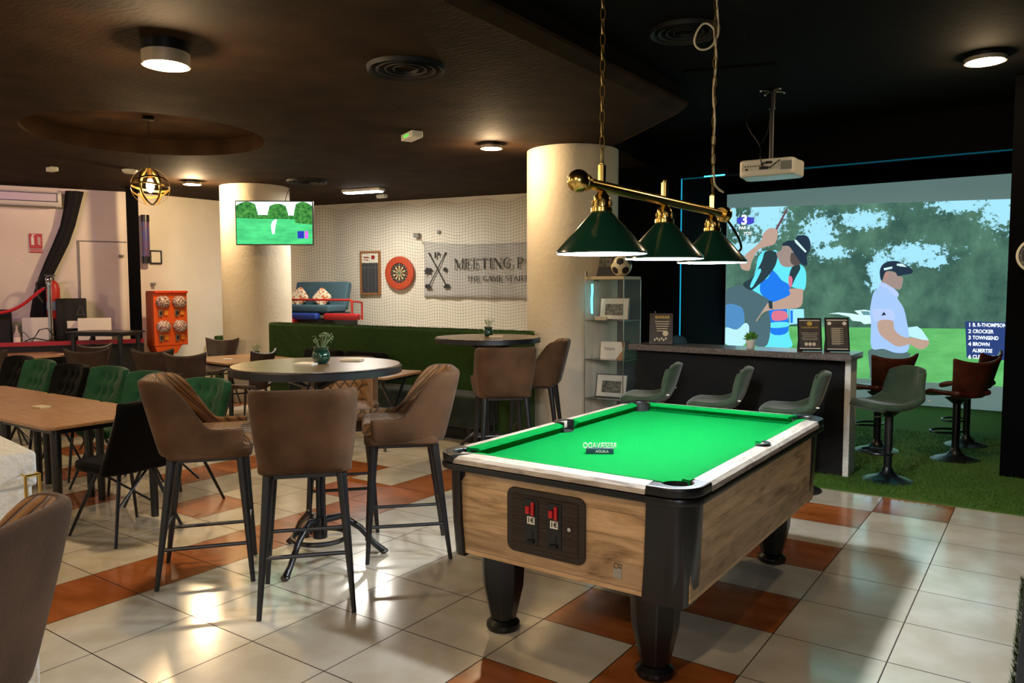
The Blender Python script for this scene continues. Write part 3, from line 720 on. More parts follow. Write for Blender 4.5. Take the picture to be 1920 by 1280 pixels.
def round_table(x, y, label, ph):
    t = thing('round_bar_table', label, 'table', (x, y, 0), ph, 'round bar tables')
    mb = MB(); mb.lathe([(0.452, 1.066), (0.455, 1.079), (0.452, 1.094), (0.001, 1.0945)], n=72, cap=False); mb.build('tabletop', T['dark_oak'], t, smooth=True)
    mb = MB(); mb.lathe([(0.456, 1.090), (0.462, 1.084), (0.462, 1.049), (0.45, 1.047), (0.001, 1.047)], n=72, cap=False); mb.build('edge_band', T['black_metal'], t, smooth=True)
    mb = MB(); mb.beam((0, 0, 0.18), (0, 0, 1.04), 0.020, n=16); mb.beam((0, 0, 0.98), (0, 0, 1.04), 0.06, 0.16, 16)
    mb.beam((0, 0, 0.45), (0, 0, 0.62), 0.034, n=12); mb.beam((0, 0, 0.12), (0, 0, 0.24), 0.04, n=12)
    mb.build('column', T['black_metal'], t, smooth=True)
    for k in range(3):
        a = 2*PI*k/3+rad(20); c, s_ = math.cos(a), math.sin(a)
        mb = MB(); mb.tube([(0.03*c, 0.03*s_, 0.22), (0.12*c, 0.12*s_, 0.235), (0.22*c, 0.22*s_, 0.16), (0.30*c, 0.30*s_, 0.06), (0.345*c, 0.345*s_, 0.02)], [.02, .019, .017, .016, .02], 10)
        mb.ball((0.35*c, 0.35*s_, 0.016), 0.026, 12, (1, 1, .6)); mb.build('leg', T['black_metal'], t, smooth=True)
        mb = MB(); b = a+rad(60); cb, sb = math.cos(b), math.sin(b); mb.beam((0.05*cb, 0.05*sb, 0.14), (0.05*cb, 0.05*sb, 1.0), 0.008, n=8); mb.build('rod', T['black_metal'], t, smooth=True)
    mb = MB(); mb.tube([(0.15*math.cos(q), 0.15*math.sin(q), 0.125) for q in [2*PI*i/28 for i in range(28)]], 0.014, 8, True)
    mb.build('foot_ring', T['black_metal'], t, smooth=True)
    for k in range(3):
        a = 2*PI*k/3+rad(80); c, s_ = math.cos(a), math.sin(a)
        mb = MB(); mb.beam((0.04*c, 0.04*s_, 0.97), (0.24*c, 0.24*s_, 1.04), 0.014, n=8); mb.build('bracket', T['black_metal'], t, smooth=True)
    return t
round_table(-3.30, 2.83, 'round dark oak bar table with black metal rim in the left foreground', 0.5)
round_table(-4.02, 5.36, 'round dark oak bar table farther back, beside the thick right pillar', 1.2)
def pot(x, y, z, label, s=1.0, group='small green glazed pots with sprigs'):
    t = thing('potted_plant', label, 'plant pot', (x, y, z), 0, group)
    mb = MB(); mb.lathe([(0.026*s, 0), (0.040*s, 0.012*s), (0.046*s, 0.035*s), (0.040*s, 0.058*s), (0.034*s, 0.068*s), (0.038*s, 0.082*s), (0.033*s, 0.082*s), (0.028*s, 0.06*s)], n=24)
    mb.build('pot', T['glazed'], t, smooth=True)
    rg = random.Random(int(x*100)); mb = MB()
    for i in range(16):
        a = rg.uniform(0, 2*PI); r = rg.uniform(0.015, 0.055)*s; hh = rg.uniform(0.11, 0.155)*s
        p = Vector((r*math.cos(a), r*math.sin(a), hh)); mb.tube([(0, 0, 0.05*s), (p.x*.4, p.y*.4, hh*.7), p], 0.0012*s, 4)
        for k in range(5):
            q = p+Vector((rg.uniform(-1, 1), rg.uniform(-1, 1), rg.uniform(-1, .6)))*0.012*s; mb.ball(q, 0.0042*s, 6, (1, 1, .6))
    mb.build('sprigs', T['pale_leaf'], t, smooth=True); return t
pot(-3.30, 2.86, 1.095, 'green glazed pot with pale sprigs on the near round bar table', 1.12)
pot(-4.06, 5.42, 1.095, 'green glazed pot with pale sprigs on the far round bar table', 1.0)
mb = MB(); mb.box((0, 0, 0.004), (0.11, 0.11, 0.008)); tag(mb.build('coaster', T['paper'], loc=(-3.335, 2.79, 1.0945), rot=(0, 0, .4)), 'pale square coaster beside the pot on the near round bar table', 'coaster')
def tcard(x, y, z, rz, label, s=1.0, m='beige_print'):
    mb = MB(); mb.box((0, 0, 0.006), (0.12*s, 0.08*s, 0.012)); return tag(mb.build('menu_card', T[m], loc=(x, y, z), rot=(0, 0, rz), bevel=0.002), label, 'menu card', 'menu cards lying on tables')
tcard(-3.27, 3.06, 1.0945, 0.5, 'beige card lying behind the pot on the near round bar table')
tcard(-3.93, 5.36, 1.0945, 0.6, 'beige card lying right of the pot on the far round bar table')

# tufted dining chairs
def make_tufted(label, m, group, wb=.205, wt=.235, tuft=1.0, lean=.20):
    t = thing('dining_chair', label, 'chair', (0, 0, 0), 0, group)
    def fn(u, v):
        x = (u-.5)*2; w = lerp(wb, wt, v)*(1-0.16*max(0, v-.85)/.15*abs(x)**4)
        z = lerp(0.43, 0.865-0.03*abs(x)**4, v)
        dim = sum(math.exp(-((x-bx_)/.13)**2-((v-bv_)/.07)**2) for bx_, bv_ in ((-.38, .76), (.38, .76), (0, .50), (-.38, .50), (.38, .50), (0, .24), (0, .76)))*tuft
        gr = sum(math.exp(-((x-bx_)/.10)**2) for bx_ in (-.38, 0, .38))*.35*tuft
        return Vector((x*w, -0.15-lean*v+0.075*abs(x)**2*v-0.034*dim-0.008*gr, z))
    mb = grid_mesh(fn, 26, 22); mb.build('backrest', m, t, smooth=True, solid=0.055, soff=-1, sub=1)
    mb = MB(); mb.prism(smoothpts([(-.2, -.19), (0, -.215), (.2, -.19), (.225, 0), (.2, .19), (0, .22), (-.2, .19), (-.225, 0)], 4), 0.41, 0.475); mb.build('seat', m, t, bevel=0.025, bseg=4, ang=60)
    for sx in (-1, 1):
        for sy in (-1, 1):
            mb = MB(); mb.beam((sx*0.10, sy*0.10, 0.42), (sx*0.225, sy*0.235, 0), 0.013, 0.009, 8); mb.build('leg', T['black_metal'], t, smooth=True)
    for sx in (-1, 1):
        mb = MB(); mb.beam((sx*0.17, -0.02, 0.41), (-sx*0.13, -0.1, 0.17), 0.008, n=6); mb.build('brace', T['black_metal'], t, smooth=True)
    return t
GC = 'green tufted chairs behind the long table'; KC = 'black tufted chairs'
gc = make_tufted('green tufted velvet chair right of the left brown bar stool, nearest of the row', T['vgreen'], GC)
gc.location = (-5.02, 3.00, 0); gc.rotation_euler = (0, 0, face(-82))
for x, y, h, lab in ((-5.84, 3.02, -82, 'green tufted velvet chair mostly hidden behind the left brown bar stool'),
                     (-6.50, 3.05, -82, 'green tufted velvet chair right of the black tufted one behind the long table'),
                     (-7.72, 3.02, -84, 'green tufted velvet chair farthest left in the row behind the long table')):
    dup(gc, (x, y, 0), face(h), lab)
kc = make_tufted('black velvet chair at the right end of the long table', T['vblack'], None, .27, .19, 0, .17)
kc.location = (-4.66, 2.46, 0); kc.rotation_euler = (0, 0, face(185))
kd = make_tufted('black tufted chair at the left edge behind the long table', T['vblack'], KC)
kd.location = (-8.35, 3.1, 0); kd.rotation_euler = (0, 0, face(-84))
dup(kd, (-7.02, 2.98, 0), face(-84), 'black tufted chair between two green chairs behind the long table')

# dark leather chairs with flared wings
def make_wing(label, m, group, seat_h=0.46, top=0.84, metal=None, cat='chair', name='leather_chair', bare=False):
    t = thing(name, label, cat, (0, 0, 0), 0, group)
    def fn(u, v):
        x = (u-.5)*2; w = lerp(0.17, 0.245, v**1.4); wing = abs(x)**2.5
        z = lerp(seat_h-.01, top, v)+0.045*wing*max(0, v-.6)/.4
        return Vector((x*w, -0.19-0.07*v+0.085*abs(x)**2*(1-.3*v), z))
    mb = grid_mesh(fn, 16, 14); mb.build('backrest', m, t, smooth=True, solid=0.03, soff=-1, sub=1)
    def fs(u, v):
        x = (u-.5)*2; y = lerp(-0.19, 0.22, v); w = 0.215*(1-0.25*abs(2*v-1)**3)
        return Vector((x*w, y-(0.03*abs(x)**2 if v > .5 else 0), seat_h+0.02*abs(x)**2-0.035*max(0, v-.75)/.25))
    mb = grid_mesh(fs, 12, 12); mb.build('seat', m, t, smooth=True, solid=0.045, soff=1, sub=1)
    if not bare:
        for sx in (-1, 1):
            for sy in (-1, 1):
                mb = MB(); mb.beam((sx*0.12, sy*0.12, seat_h-.01), (sx*0.215, sy*0.22, 0), 0.014, 0.009, 8); mb.build('leg', T['black_metal'], t, smooth=True)
        for sx in (-1, 1):
            mb = MB(); mb.beam((sx*0.14, 0.14, seat_h-.05), (-sx*0.14, -.14, seat_h-.05), 0.009, n=6); mb.build('cross_bar', T['black_metal'], t, smooth=True)
    return t
LC = 'dark brown leather wing chairs'
lc = make_wing('dark brown leather wing chair with a small white mark on its back', T['leather'], LC)
lc.location = (-7.28, 4.60, 0); lc.rotation_euler = (0, 0, face(122))
mb = MB(); mb.text('V', 0.03, Matrix.Translation((0, -0.300, 0.70)) @ Matrix.Rotation(PI/2, 4, 'X') , 0.002); mb.box((0, -0.300, 0.668), (0.07, 0.002, 0.012)); wm = mb.build('back_mark', T['steel'], lc)
lcd = []
for x, y, h, lab in ((-8.05, 4.68, 128, 'dark brown leather wing chair in front of the orange vending machine, seen from behind'),
                     (-8.75, 4.30, 135, 'dark brown leather wing chair left of the one before the vending machine'),
                     (-9.45, 4.55, 190, 'dark brown leather wing chair with pointed wings beyond the back left table'),
                     (-9.35, 3.72, 100, 'dark leather wing chair seen from behind at the left edge of the room'),
                     (-6.98, 5.05, 200, 'dark armless leather chair with a low curved back beside the square oak table'),
                     (-10.6, 4.95, 250, 'glossy olive brown leather chair with a low wide back beyond the back left table'),
                     (-8.90, 5.95, 300, 'dark leather wing chair between the green bench and the square oak table')):
    lcd.append(dup(lc, (x, y, 0), face(h), lab))
for r in lcd:
    for ch in list(r.children):
        if ch.name.startswith('back_mark'): bpy.data.objects.remove(ch)

# pedestal stools
def pedestal(t, seat_z, base_r=0.195, ring=True):
    mb = MB(); mb.lathe([(base_r, 0), (base_r, 0.006), (base_r*.8, 0.022), (base_r*.4, 0.045), (0.045, 0.075), (0.032, 0.11)], n=40); mb.build('base', T['black_metal'], t, smooth=True)
    mb = MB(); mb.beam((0, 0, 0.08), (0, 0, seat_z-.05), 0.030, n=20); mb.beam((0, 0, seat_z-.06), (0, 0, seat_z-.01), 0.032, 0.09, 20); mb.build('column', T['black_metal'], t, smooth=True)
    mb = MB(); mb.tube([(0.13*math.cos(a), 0.10+0.11*math.sin(a), 0.24) for a in [rad(-20+220*i/20) for i in range(21)]]+[(-0.03, 0.0, 0.24), (0.03, 0.0, 0.24)], 0.010, 8, True); mb.build('footrest', T['black_metal'], t, smooth=True)
    mb = MB(); mb.beam((0.03, 0, seat_z-.06), (0.15, 0.02, seat_z-.09), 0.005, n=6); mb.build('lever', T['chrome'], t, smooth=True)
def make_velvet_stool(label):
    t = thing('swivel_stool', label, 'bar stool', (0, 0, 0), 0, 'sage green velvet swivel stools')
    # one moulded shell: seat pan rolling up into the back
    prof = [(0.235, 0.575), (0.215, 0.60), (0.13, 0.59), (0.03, 0.57), (-0.06, 0.57), (-0.125, 0.60), (-0.17, 0.68), (-0.20, 0.77), (-0.225, 0.86), (-0.238, 0.895)]
    def fn(u, v):
        x = (u-.5)*2; k = v*(len(prof)-1); i = min(len(prof)-2, int(k)); f = k-i
        y = lerp(prof[i][0], prof[i+1][0], f); z = lerp(prof[i][1], prof[i+1][1], f)
        w = lerp(0.205, 0.235, sst(0, .3, v))*lerp(1, 0.80, sst(.55, 1, v))*(1-.10*max(0, (v-.9)/.1)*abs(x)**2)
        side = sst(.15, .55, v)*(1-sst(.75, 1, v)*.6)
        return Vector((x*w, y-(0.03*abs(x)**3 if v < .3 else 0)+0.075*abs(x)**2.2*sst(.5, .8, v), z+0.075*abs(x)**3*side*(1-sst(.5, .7, v))-0.02*abs(x)**4*(v > .95)))
    mb = grid_mesh(fn, 14, 26); mb.build('seat_shell', T['vsage'], t, smooth=True, solid=0.05, soff=0.6, sub=1)
    for sx in (-1, 1):
        mb = MB(); mb.box((sx*0.238, -0.155, 0.66), (0.006, 0.022, 0.010)); mb.build('tag_label', T['paper'], t)
    pedestal(t, 0.57); return t
vs = make_velvet_stool('sage green velvet swivel stool standing on the turf right of the counter')
vs.location = (-1.00, 6.56, 0); vs.rotation_euler = (0, 0, face(228))
for x, y, h, lab in ((-2.70, 5.90, 196, 'sage green velvet swivel stool at the left end of the counter, nearest the glass cabinet'),
                     (-2.11, 5.90, 194, 'sage green velvet swivel stool at the middle of the counter'),
                     (-1.53, 5.88, 192, 'sage green velvet swivel stool tucked at the right end of the counter')):
    dup(vs, (x, y, 0), face(h), lab)
def make_leather_stool(label):
    t = make_wing(label, T['leather_red'], 'reddish brown leather swivel stools', 0.575, 0.88, cat='bar stool', name='leather_swivel_stool', bare=True)
    pedestal(t, 0.56, 0.19); return t
ls = make_leather_stool('reddish brown leather swivel stool beside the black wall at the right')
ls.location = (-0.64, 7.72, 0); ls.rotation_euler = (0, 0, face(142)); ls.scale = (1.12, 1, 1)
dup(ls, (-1.28, 7.75, 0), face(142), 'reddish brown leather swivel stool mostly hidden behind the sage green one on the turf')
dup(ls, (-0.62, 8.50, 0), face(165), 'reddish brown leather swivel stool farthest back, half hidden by the black wall')
PIC=[('sky_patch','sky',1,[(-3.904,2.629),(-3.549,2.626),(-3.458,2.506),(-3.315,2.393),(-3.209,2.318),(-3.136,2.141),(-3.1,2.053),(-2.999,2.136),(-2.935,2.254),(-2.963,2.393),(-2.923,2.511),(-2.942,2.611),(-3.549,2.626)]),('sky_patch','sky',1,[(-2.735,2.229),(-2.621,2.258),(-2.459,2.217),(-2.504,2.118),(-2.55,2.019),(-2.581,1.935),(-2.677,1.887),(-2.761,1.957),(-2.73,2.041)]),('sky_patch','sky2',1,[(-2.341,2.578),(-2.263,2.589),(-2.291,2.442),(-2.059,2.43),(-2.055,2.266),(-2.318,2.278),(-2.323,2.461)]),('sky_patch','sky',1,[(-1.045,2.548),(-0.429,2.565),(-0.42,2.141),(-0.542,2.095),(-0.662,2.048),(-0.803,2.118),(-0.865,2.27),(-1.01,2.363),(-1.1,2.446)]),('sky_patch','sky',1,[(-1.902,1.715),(-1.834,1.699),(-1.838,1.567),(-1.883,1.509),(-1.95,1.45),(-1.992,1.494),(-1.931,1.538),(-1.928,1.656)]),('sky_patch','sky2',1,[(-1.57,1.725),(-1.466,1.695),(-1.489,1.609),(-1.554,1.624)]),('far_vehicle','white',0,[(-2.46,1.177),(-2.339,1.196),(-2.175,1.185),(-2.069,1.167),(-2.139,1.222),(-2.016,1.237),(-1.942,1.225),(-1.926,1.054),(-2.011,1.045),(-2.054,1.077),(-2.16,1.088),(-2.199,1.141),(-2.338,1.172)]),('far_vehicle','glass',0,[(-2.058,1.217),(-1.954,1.215),(-1.935,1.166),(-2.026,1.167)]),('building','lightblue',0,[(-2.98,1.233),(-2.786,1.236),(-2.774,1.046),(-2.975,1.015)]),('building','blue',0,[(-2.966,1.216),(-2.932,1.216),(-2.928,1.042),(-2.962,1.038)]),('raised_club','darkred',0,[(-3.052,2.622),(-3.027,2.62),(-3.174,2.325),(-3.201,2.344)]),('hand_raised','skin',1,[(-3.279,2.365),(-3.175,2.343),(-3.164,2.246),(-3.205,2.143),(-3.309,2.112),(-3.431,2.063),(-3.517,1.906),(-3.551,1.782),(-3.66,1.801),(-3.68,1.892),(-3.6,2.015),(-3.45,2.135),(-3.381,2.22),(-3.365,2.29)]),('bib_shirt','cyan',1,[(-3.343,2.052),(-3.255,2.04),(-3.168,2.046),(-3.061,1.843),(-2.926,1.875),(-2.791,1.803),(-2.762,1.632),(-2.792,1.494),(-2.918,1.529),(-2.985,1.494),(-2.982,0.936),(-2.943,0.701),(-3.333,0.703),(-3.249,0.893),(-3.24,1.318),(-3.491,1.46),(-3.529,1.567),(-3.461,1.78),(-3.429,1.957)]),('bib','blue',1,[(-3.232,1.776),(-3.162,1.723),(-3.091,1.634),(-2.987,1.564),(-2.967,1.416),(-3.015,1.268),(-2.99,0.918),(-3.223,0.885),(-3.254,1.141),(-3.276,1.336),(-3.384,1.46),(-3.383,1.602),(-3.282,1.671)]),('bib_mark','salmon',1,[(-3.203,1.195),(-3.03,1.198),(-3.011,1.093),(-3.2,1.071)]),('bib_mark','cyan',1,[(-3.234,1.035),(-3.001,1.049),(-2.995,0.988),(-3.224,0.965)]),('forearm','skin',1,[(-2.986,1.512),(-2.817,1.511),(-2.8,1.46),(-2.829,1.27),(-3.048,1.232),(-3.256,1.212),(-3.36,1.157),(-3.429,1.049),(-3.5,1.011),(-3.467,1.138),(-3.555,1.064),(-3.548,1.154),(-3.621,1.189),(-3.505,1.28),(-3.346,1.344),(-3.24,1.318),(-2.984,1.425)]),('bag','grey',1,[(-3.894,1.496),(-3.674,1.568),(-3.528,1.513),(-3.419,1.424),(-3.258,1.354),(-3.452,1.29),(-3.631,1.207),(-3.573,1.028),(-3.515,0.849),(-3.44,0.707),(-3.281,0.714),(-3.233,0.964),(-3.273,1.194),(-3.447,1.048),(-3.595,1.262),(-3.9,1.286)]),('bag_panel','blue2',1,[(-3.894,1.277),(-3.668,1.261),(-3.611,1.135),(-3.617,0.99),(-3.717,0.933),(-3.885,0.965)]),('towel','pale',1,[(-3.888,0.947),(-3.717,0.924),(-3.591,1.027),(-3.535,0.938),(-3.612,0.701),(-3.89,0.717)]),('strap','dark',1,[(-3.325,2.042),(-3.168,2.02),(-3.182,1.846),(-3.3,1.672),(-3.421,1.566),(-3.527,1.495),(-3.638,1.585),(-3.495,1.692),(-3.375,1.903)]),('strap_trim','cyan',1,[(-3.435,1.78),(-3.381,1.77),(-3.493,1.549),(-3.532,1.567)]),('strap','dark',1,[(-2.958,1.807),(-2.893,1.874),(-2.841,1.804),(-2.905,1.667),(-2.969,1.529),(-2.99,1.686)]),('strap_trim','salmon',1,[(-2.998,1.686),(-2.947,1.668),(-2.953,1.547),(-2.987,1.555)]),('watch','dark',0,[(-3.272,1.345),(-3.215,1.345),(-3.207,1.23),(-3.256,1.239)]),('face','skin2',1,[(-3.092,2.105),(-3.05,2.138),(-2.965,2.1),(-2.845,1.976),(-2.892,1.857),(-2.992,1.816),(-3.095,1.844),(-3.158,1.967),(-3.168,2.02),(-3.108,2.053)]),('beard','brown',1,[(-2.963,2.014),(-2.861,1.96),(-2.842,1.856),(-2.925,1.84),(-2.977,1.893)]),('cap','navy',1,[(-3.085,2.148),(-3.017,2.18),(-2.933,2.185),(-2.884,2.243),(-2.768,2.239),(-2.716,2.143),(-2.722,2.041),(-2.761,1.957),(-2.75,1.837),(-2.825,1.856),(-2.912,1.978),(-2.999,2.102),(-3.084,2.113)]),('cap_mark','white',0,[(-2.933,2.194),(-2.899,2.184),(-2.763,2.025),(-2.779,2.009),(-2.915,2.15)]),('trousers','grey2',1,[(-1.909,0.723),(-1.488,0.697),(-1.46,0.611),(-1.476,0.289),(-1.874,0.186),(-1.923,0.453),(-1.94,0.587)]),('shirt','lilac',1,[(-1.831,1.589),(-1.751,1.582),(-1.615,1.465),(-1.62,1.392),(-1.544,1.262),(-1.499,1.074),(-1.468,0.901),(-1.482,0.712),(-1.619,0.684),(-1.767,0.729),(-1.91,0.737),(-1.925,1.064),(-1.943,1.213),(-1.909,1.45),(-1.85,1.523)]),('collar','lilac2',1,[(-1.831,1.589),(-1.765,1.596),(-1.615,1.465),(-1.633,1.406),(-1.735,1.508),(-1.837,1.553)]),('sleeve','lilac2',1,[(-1.903,1.243),(-1.701,1.245),(-1.647,1.188),(-1.664,1.1),(-1.858,1.088),(-1.893,1.124)]),('sleeve_mark','navy',0,[(-1.806,1.163),(-1.774,1.215),(-1.746,1.171)]),('arm','skin',1,[(-1.838,1.089),(-1.671,1.1),(-1.641,0.983),(-1.546,0.898),(-1.429,0.888),(-1.314,0.906),(-1.243,0.851),(-1.259,0.779),(-1.335,0.74),(-1.413,0.773),(-1.465,0.799),(-1.595,0.765),(-1.716,0.834),(-1.82,0.934)]),('scorecard','pale',0,[(-1.485,1.017),(-1.382,1.034),(-1.329,0.992),(-1.243,0.858),(-1.313,0.863),(-1.468,0.901)]),('face','skin2',1,[(-1.808,1.728),(-1.729,1.742),(-1.635,1.711),(-1.568,1.653),(-1.561,1.624),(-1.578,1.522),(-1.616,1.501),(-1.696,1.537),(-1.764,1.582),(-1.819,1.611)]),('ear','skin3',1,[(-1.788,1.728),(-1.742,1.727),(-1.733,1.654),(-1.779,1.648)]),('cap','navy',1,[(-1.836,1.758),(-1.785,1.845),(-1.679,1.871),(-1.574,1.84),(-1.468,1.766),(-1.46,1.709),(-1.556,1.688),(-1.621,1.675),(-1.649,1.719),(-1.702,1.741),(-1.768,1.728),(-1.803,1.626),(-1.826,1.641)]),('cap_mark','white',0,[(-1.79,1.779),(-1.691,1.799),(-1.69,1.773),(-1.785,1.75)]),('cap_mark','white',0,[(-1.639,1.834),(-1.573,1.833),(-1.52,1.789),(-1.585,1.797),(-1.638,1.81)]),('leader_panel','panel',0,[(-0.855,1.109),(-0.432,1.105),(-0.416,0.647),(-0.824,0.659)]),('leader_edge','pink',0,[(-0.432,1.111),(-0.405,1.112),(-0.394,0.635),(-0.416,0.647)]),('score_badge','purple',1,[(-3.728,2.529),(-3.655,2.538),(-3.511,2.526),(-3.501,2.446),(-3.626,2.435),(-3.727,2.458)])]
LEAD=[('1', 'B. R-THOMPSON', -0.822, 1.065, -0.774, 1.066), ('2', 'CROCKER', -0.819, 0.986, -0.771, 0.987), ('3', 'TOWNSEND', -0.817, 0.907, -0.769, 0.909), ('4', 'BROWN', -0.814, 0.828, -0.766, 0.83), ('', 'ALBERTSE', -0.812, 0.749, -0.764, 0.752), ('6', 'CLEMENTS', -0.809, 0.67, -0.761, 0.673)]
# ------------------------------------------------ dining tables
def oak_table(x, y, sx, sy, z, label, group, rz=0, legs=1, name='dining_table', m='oak'):
    t = thing(name, label, 'table', (x, y, 0), rz, group)
    mb = MB(); mb.prism(rr(-sx/2, sx/2, -sy/2, sy/2, 0.05, 4), z-0.022, z); mb.build('tabletop', T[m], t, bevel=0.004)
    mb = MB(); mb.bx(-sx/2+.05, sx/2-.05, -sy/2+.05, sy/2-.05, z-0.055, z-0.022); mb.build('apron', T['black_metal'], t)
    if legs == 1:
        for a in (-1, 1):
            for b in (-1, 1):
                mb = MB(); mb.beam((a*(sx/2-.075), b*(sy/2-.075), z-.03), (a*(sx/2-.07), b*(sy/2-.07), 0), 0.030, 0.024, 12); mb.build('leg', T['black_metal'], t, smooth=True)
    else:
        for a in (-1, 1):
            mb = MB(); mb.tube([(a*(sx/2-.06), -sy/2+.06, 0.0), (a*(sx/2-.1), -sy/2+.10, .12), (a*(sx/2-.14), 0, z*.5), (a*(sx/2-.14), sy/2-.1, z-.03)], 0.014, 8)
            mb.tube([(a*(sx/2-.06), sy/2-.06, 0.0), (a*(sx/2-.1), sy/2-.10, .12), (a*(sx/2-.14), 0, z*.5), (a*(sx/2-.14), -sy/2+.1, z-.03)], 0.014, 8)
            mb.build('leg_frame', T['black_metal'], t, smooth=True)
        mb = MB(); mb.beam((-sx/2+.14, 0, z*.5), (sx/2-.14, 0, z*.5), 0.012, n=8); mb.build('crossbar', T['black_metal'], t, smooth=True)
    return t
G1 = 'oak dining tables pushed together'
oak_table(-5.185, 2.445, 0.83, 0.745, 0.70, 'oak dining table with black legs at the right end of the long row', G1)
oak_table(-6.01, 2.445, 0.80, 0.745, 0.70, 'oak dining table second from the right end of the long row', G1)
oak_table(-6.84, 2.445, 0.83, 0.745, 0.70, 'oak dining table third from the right in the long row, at the left edge', G1)
oak_table(-10.2, 4.2, 1.0, 0.85, 0.73, 'oak dining table at the back left below the red rope', 'oak dining tables', 0.15)
oak_table(-7.85, 5.58, 1.05, 0.90, 0.70, 'square oak dining table in front of the left pillar', 'oak dining tables', -0.12)
oak_table(-5.50, 5.30, 0.95, 0.70, 0.70, 'oak bistro table on black crossed legs, behind the near round bar table', 'oak dining tables', 0.22, 2)
tcard(-5.65, 2.42, 0.70, 0.1, 'wooden card holder lying on the long oak table row', 0.9)
tcard(-9.75, 4.45, 0.73, 0.3, 'pale card lying on the back left oak table', 0.9)
tcard(-7.82, 5.38, 0.70, 0.6, 'pale card lying on the square oak table by the left pillar', 0.8, 'paper')
pot(-7.62, 5.62, 0.70, 'small dark glazed pot with sprigs on the square oak table by the left pillar', 1.15)

# ------------------------------------------------ turf banquette between the pillars
t = thing('turf_banquette', 'long banquette with a high back covered in green artificial grass, dark velvet seat', 'bench', (-6.45, 6.26, 0))
mb = MB(); mb.bx(-1.78, 2.24, 0.0, 0.16, 0.0, 1.085); bk = mb.build('turf_back', T['turf_dark'], t, bevel=0.03, bseg=3)
rng = random.Random(9); mb = MB()
for i in range(14000):
    if i % 2: p = Vector((rng.uniform(-1.77, 2.23), rng.uniform(0.0, 0.16), 1.08)); d = Vector((rng.uniform(-.5, .5), rng.uniform(-.5, .5), 1))
    else: p = Vector((rng.uniform(-1.77, 2.23), 0.0, rng.uniform(.5, 1.085))); d = Vector((rng.uniform(-.5, .5), -1, rng.uniform(-.3, .6)))
    d = d.normalized()*rng.uniform(.012, .024); a = Vector((.0035, 0, 0)); mb.poly([p-a, p+a, p+d])
o = mb.build('turf_pile', T['turf_dark'], bk); o['kind'] = 'stuff'
dkv = mat('dark_teal_velvet', lit('#101e1b'), 0.85, col2=lit('#1a2d28'), nscale=5, sheen=.2)
mb = MB(); mb.bx(-.85, 1.90, -0.40, 0.0, 0.14, 0.46); mb.build('seat', dkv, t, bevel=0.03, bseg=3)
for x in (-.75, 0.5, 1.8):
    mb = MB(); mb.bx(x-.03, x+.03, -0.38, -0.32, 0, 0.15); mb.build('leg', T['black_matte'], t)
mb = MB(); mb.bx(-.8, 1.85, -.30, -.02, 0.0, .14); mb.build('plinth', T['black_matte'], t)
for x, y, lab in ((-7.02, 6.10, 'black cushion leaning on the grass banquette beside the left pillar'), (-6.30, 6.09, 'black cushion on the grass banquette behind the potted plant of the near bar table')):
    mb = MB(); mb.box((0, 0, 0), (.62, .13, .34)); tag(mb.build('cushion', T['vblack'], loc=(x, y, .645), rot=(rad(-14), 0, 0), bevel=.05, bseg=4), lab, 'cushion', 'black cushions on the grass banquette')
# green bench and soft blocks beyond the left pillar
t = thing('turf_bench', 'low bench covered in green artificial grass beyond the left pillar', 'bench', (-10.2, 7.85, 0))
mb = MB(); mb.bx(-.35, .85, -.75, .5, 0, .62); mb.build('seat', T['turf_dark'], t, bevel=.02)
mb = MB(); mb.bx(-.47, -.36, -.75, .5, 0, .80); mb.build('back', T['turf_dark'], t, bevel=.02)
t = thing('soft_block', 'blue, red and orange vinyl soft play block on the green bench beside the left pillar', 'play block', (-10.05, 7.85, .62))
for x0, x1, m in ((-.25, -.05, 'blue_vinyl'), (-.05, .22, 'orange'), (.22, .60, 'red_vinyl')):
    mb = MB(); mb.bx(x0, x1, -.55, .35, .0, .46); mb.build('segment', mat('deep_orange_vinyl', lit('#a63a1a'), .5) if m == 'orange' else T[m], t, bevel=.02)

# ------------------------------------------------ netted wall
mb = MB()   # hanging net: wavy horizontal and vertical cords
def netpt(s_, z):
    return netp(s_, z, 0.17+0.05*math.sin(s_*4.3)+0.02*math.sin(s_*9+z))+Vector((0, 0, 0.035*math.sin(s_*8.6+1)*(0.4+0.6*z/2.9)))
def ribbon(pts, w):
    prev = None
    for p in pts:
        a = mb.b.verts.new(p+Vector((0, 0, w))); b = mb.b.verts.new(p+Vector((NN.x*w, NN.y*w, -w*.6))); c = mb.b.verts.new(p+Vector((-NN.x*w, -NN.y*w, -w*.6)))
        if prev:
            for q, r in ((0, 1), (1, 2), (2, 0)): mb.b.faces.new((prev[q], prev[r], (a, b, c)[r], (a, b, c)[q]))
        prev = (a, b, c)
def ribbonv(pts, w):
    prev = None
    for p in pts:
        a = mb.b.verts.new(p+Vector((ND.x*w, ND.y*w, 0))); b = mb.b.verts.new(p+Vector((NN.x*w-ND.x*w*.6, NN.y*w-ND.y*w*.6, 0))); c = mb.b.verts.new(p+Vector((-NN.x*w-ND.x*w*.6, -NN.y*w-ND.y*w*.6, 0)))
        if prev:
            for q, r in ((0, 1), (1, 2), (2, 0)): mb.b.faces.new((prev[q], prev[r], (a, b, c)[r], (a, b, c)[q]))
        prev = (a, b, c)
CELL = 0.047
z = 0.75
while z < 2.84:
    ribbon([netpt(-0.1+i*0.075, z) for i in range(66)], 0.0016); z += CELL
s_ = -0.1
while s_ < 4.85:
    ribbonv([netpt(s_, 0.72+i*0.213) for i in range(11)], 0.0015); s_ += CELL
nt = mb.build('safety_net', T['netcord'], smooth=True); tag(nt, 'fine dark safety net hanging in waves in front of the white back wall', 'net')

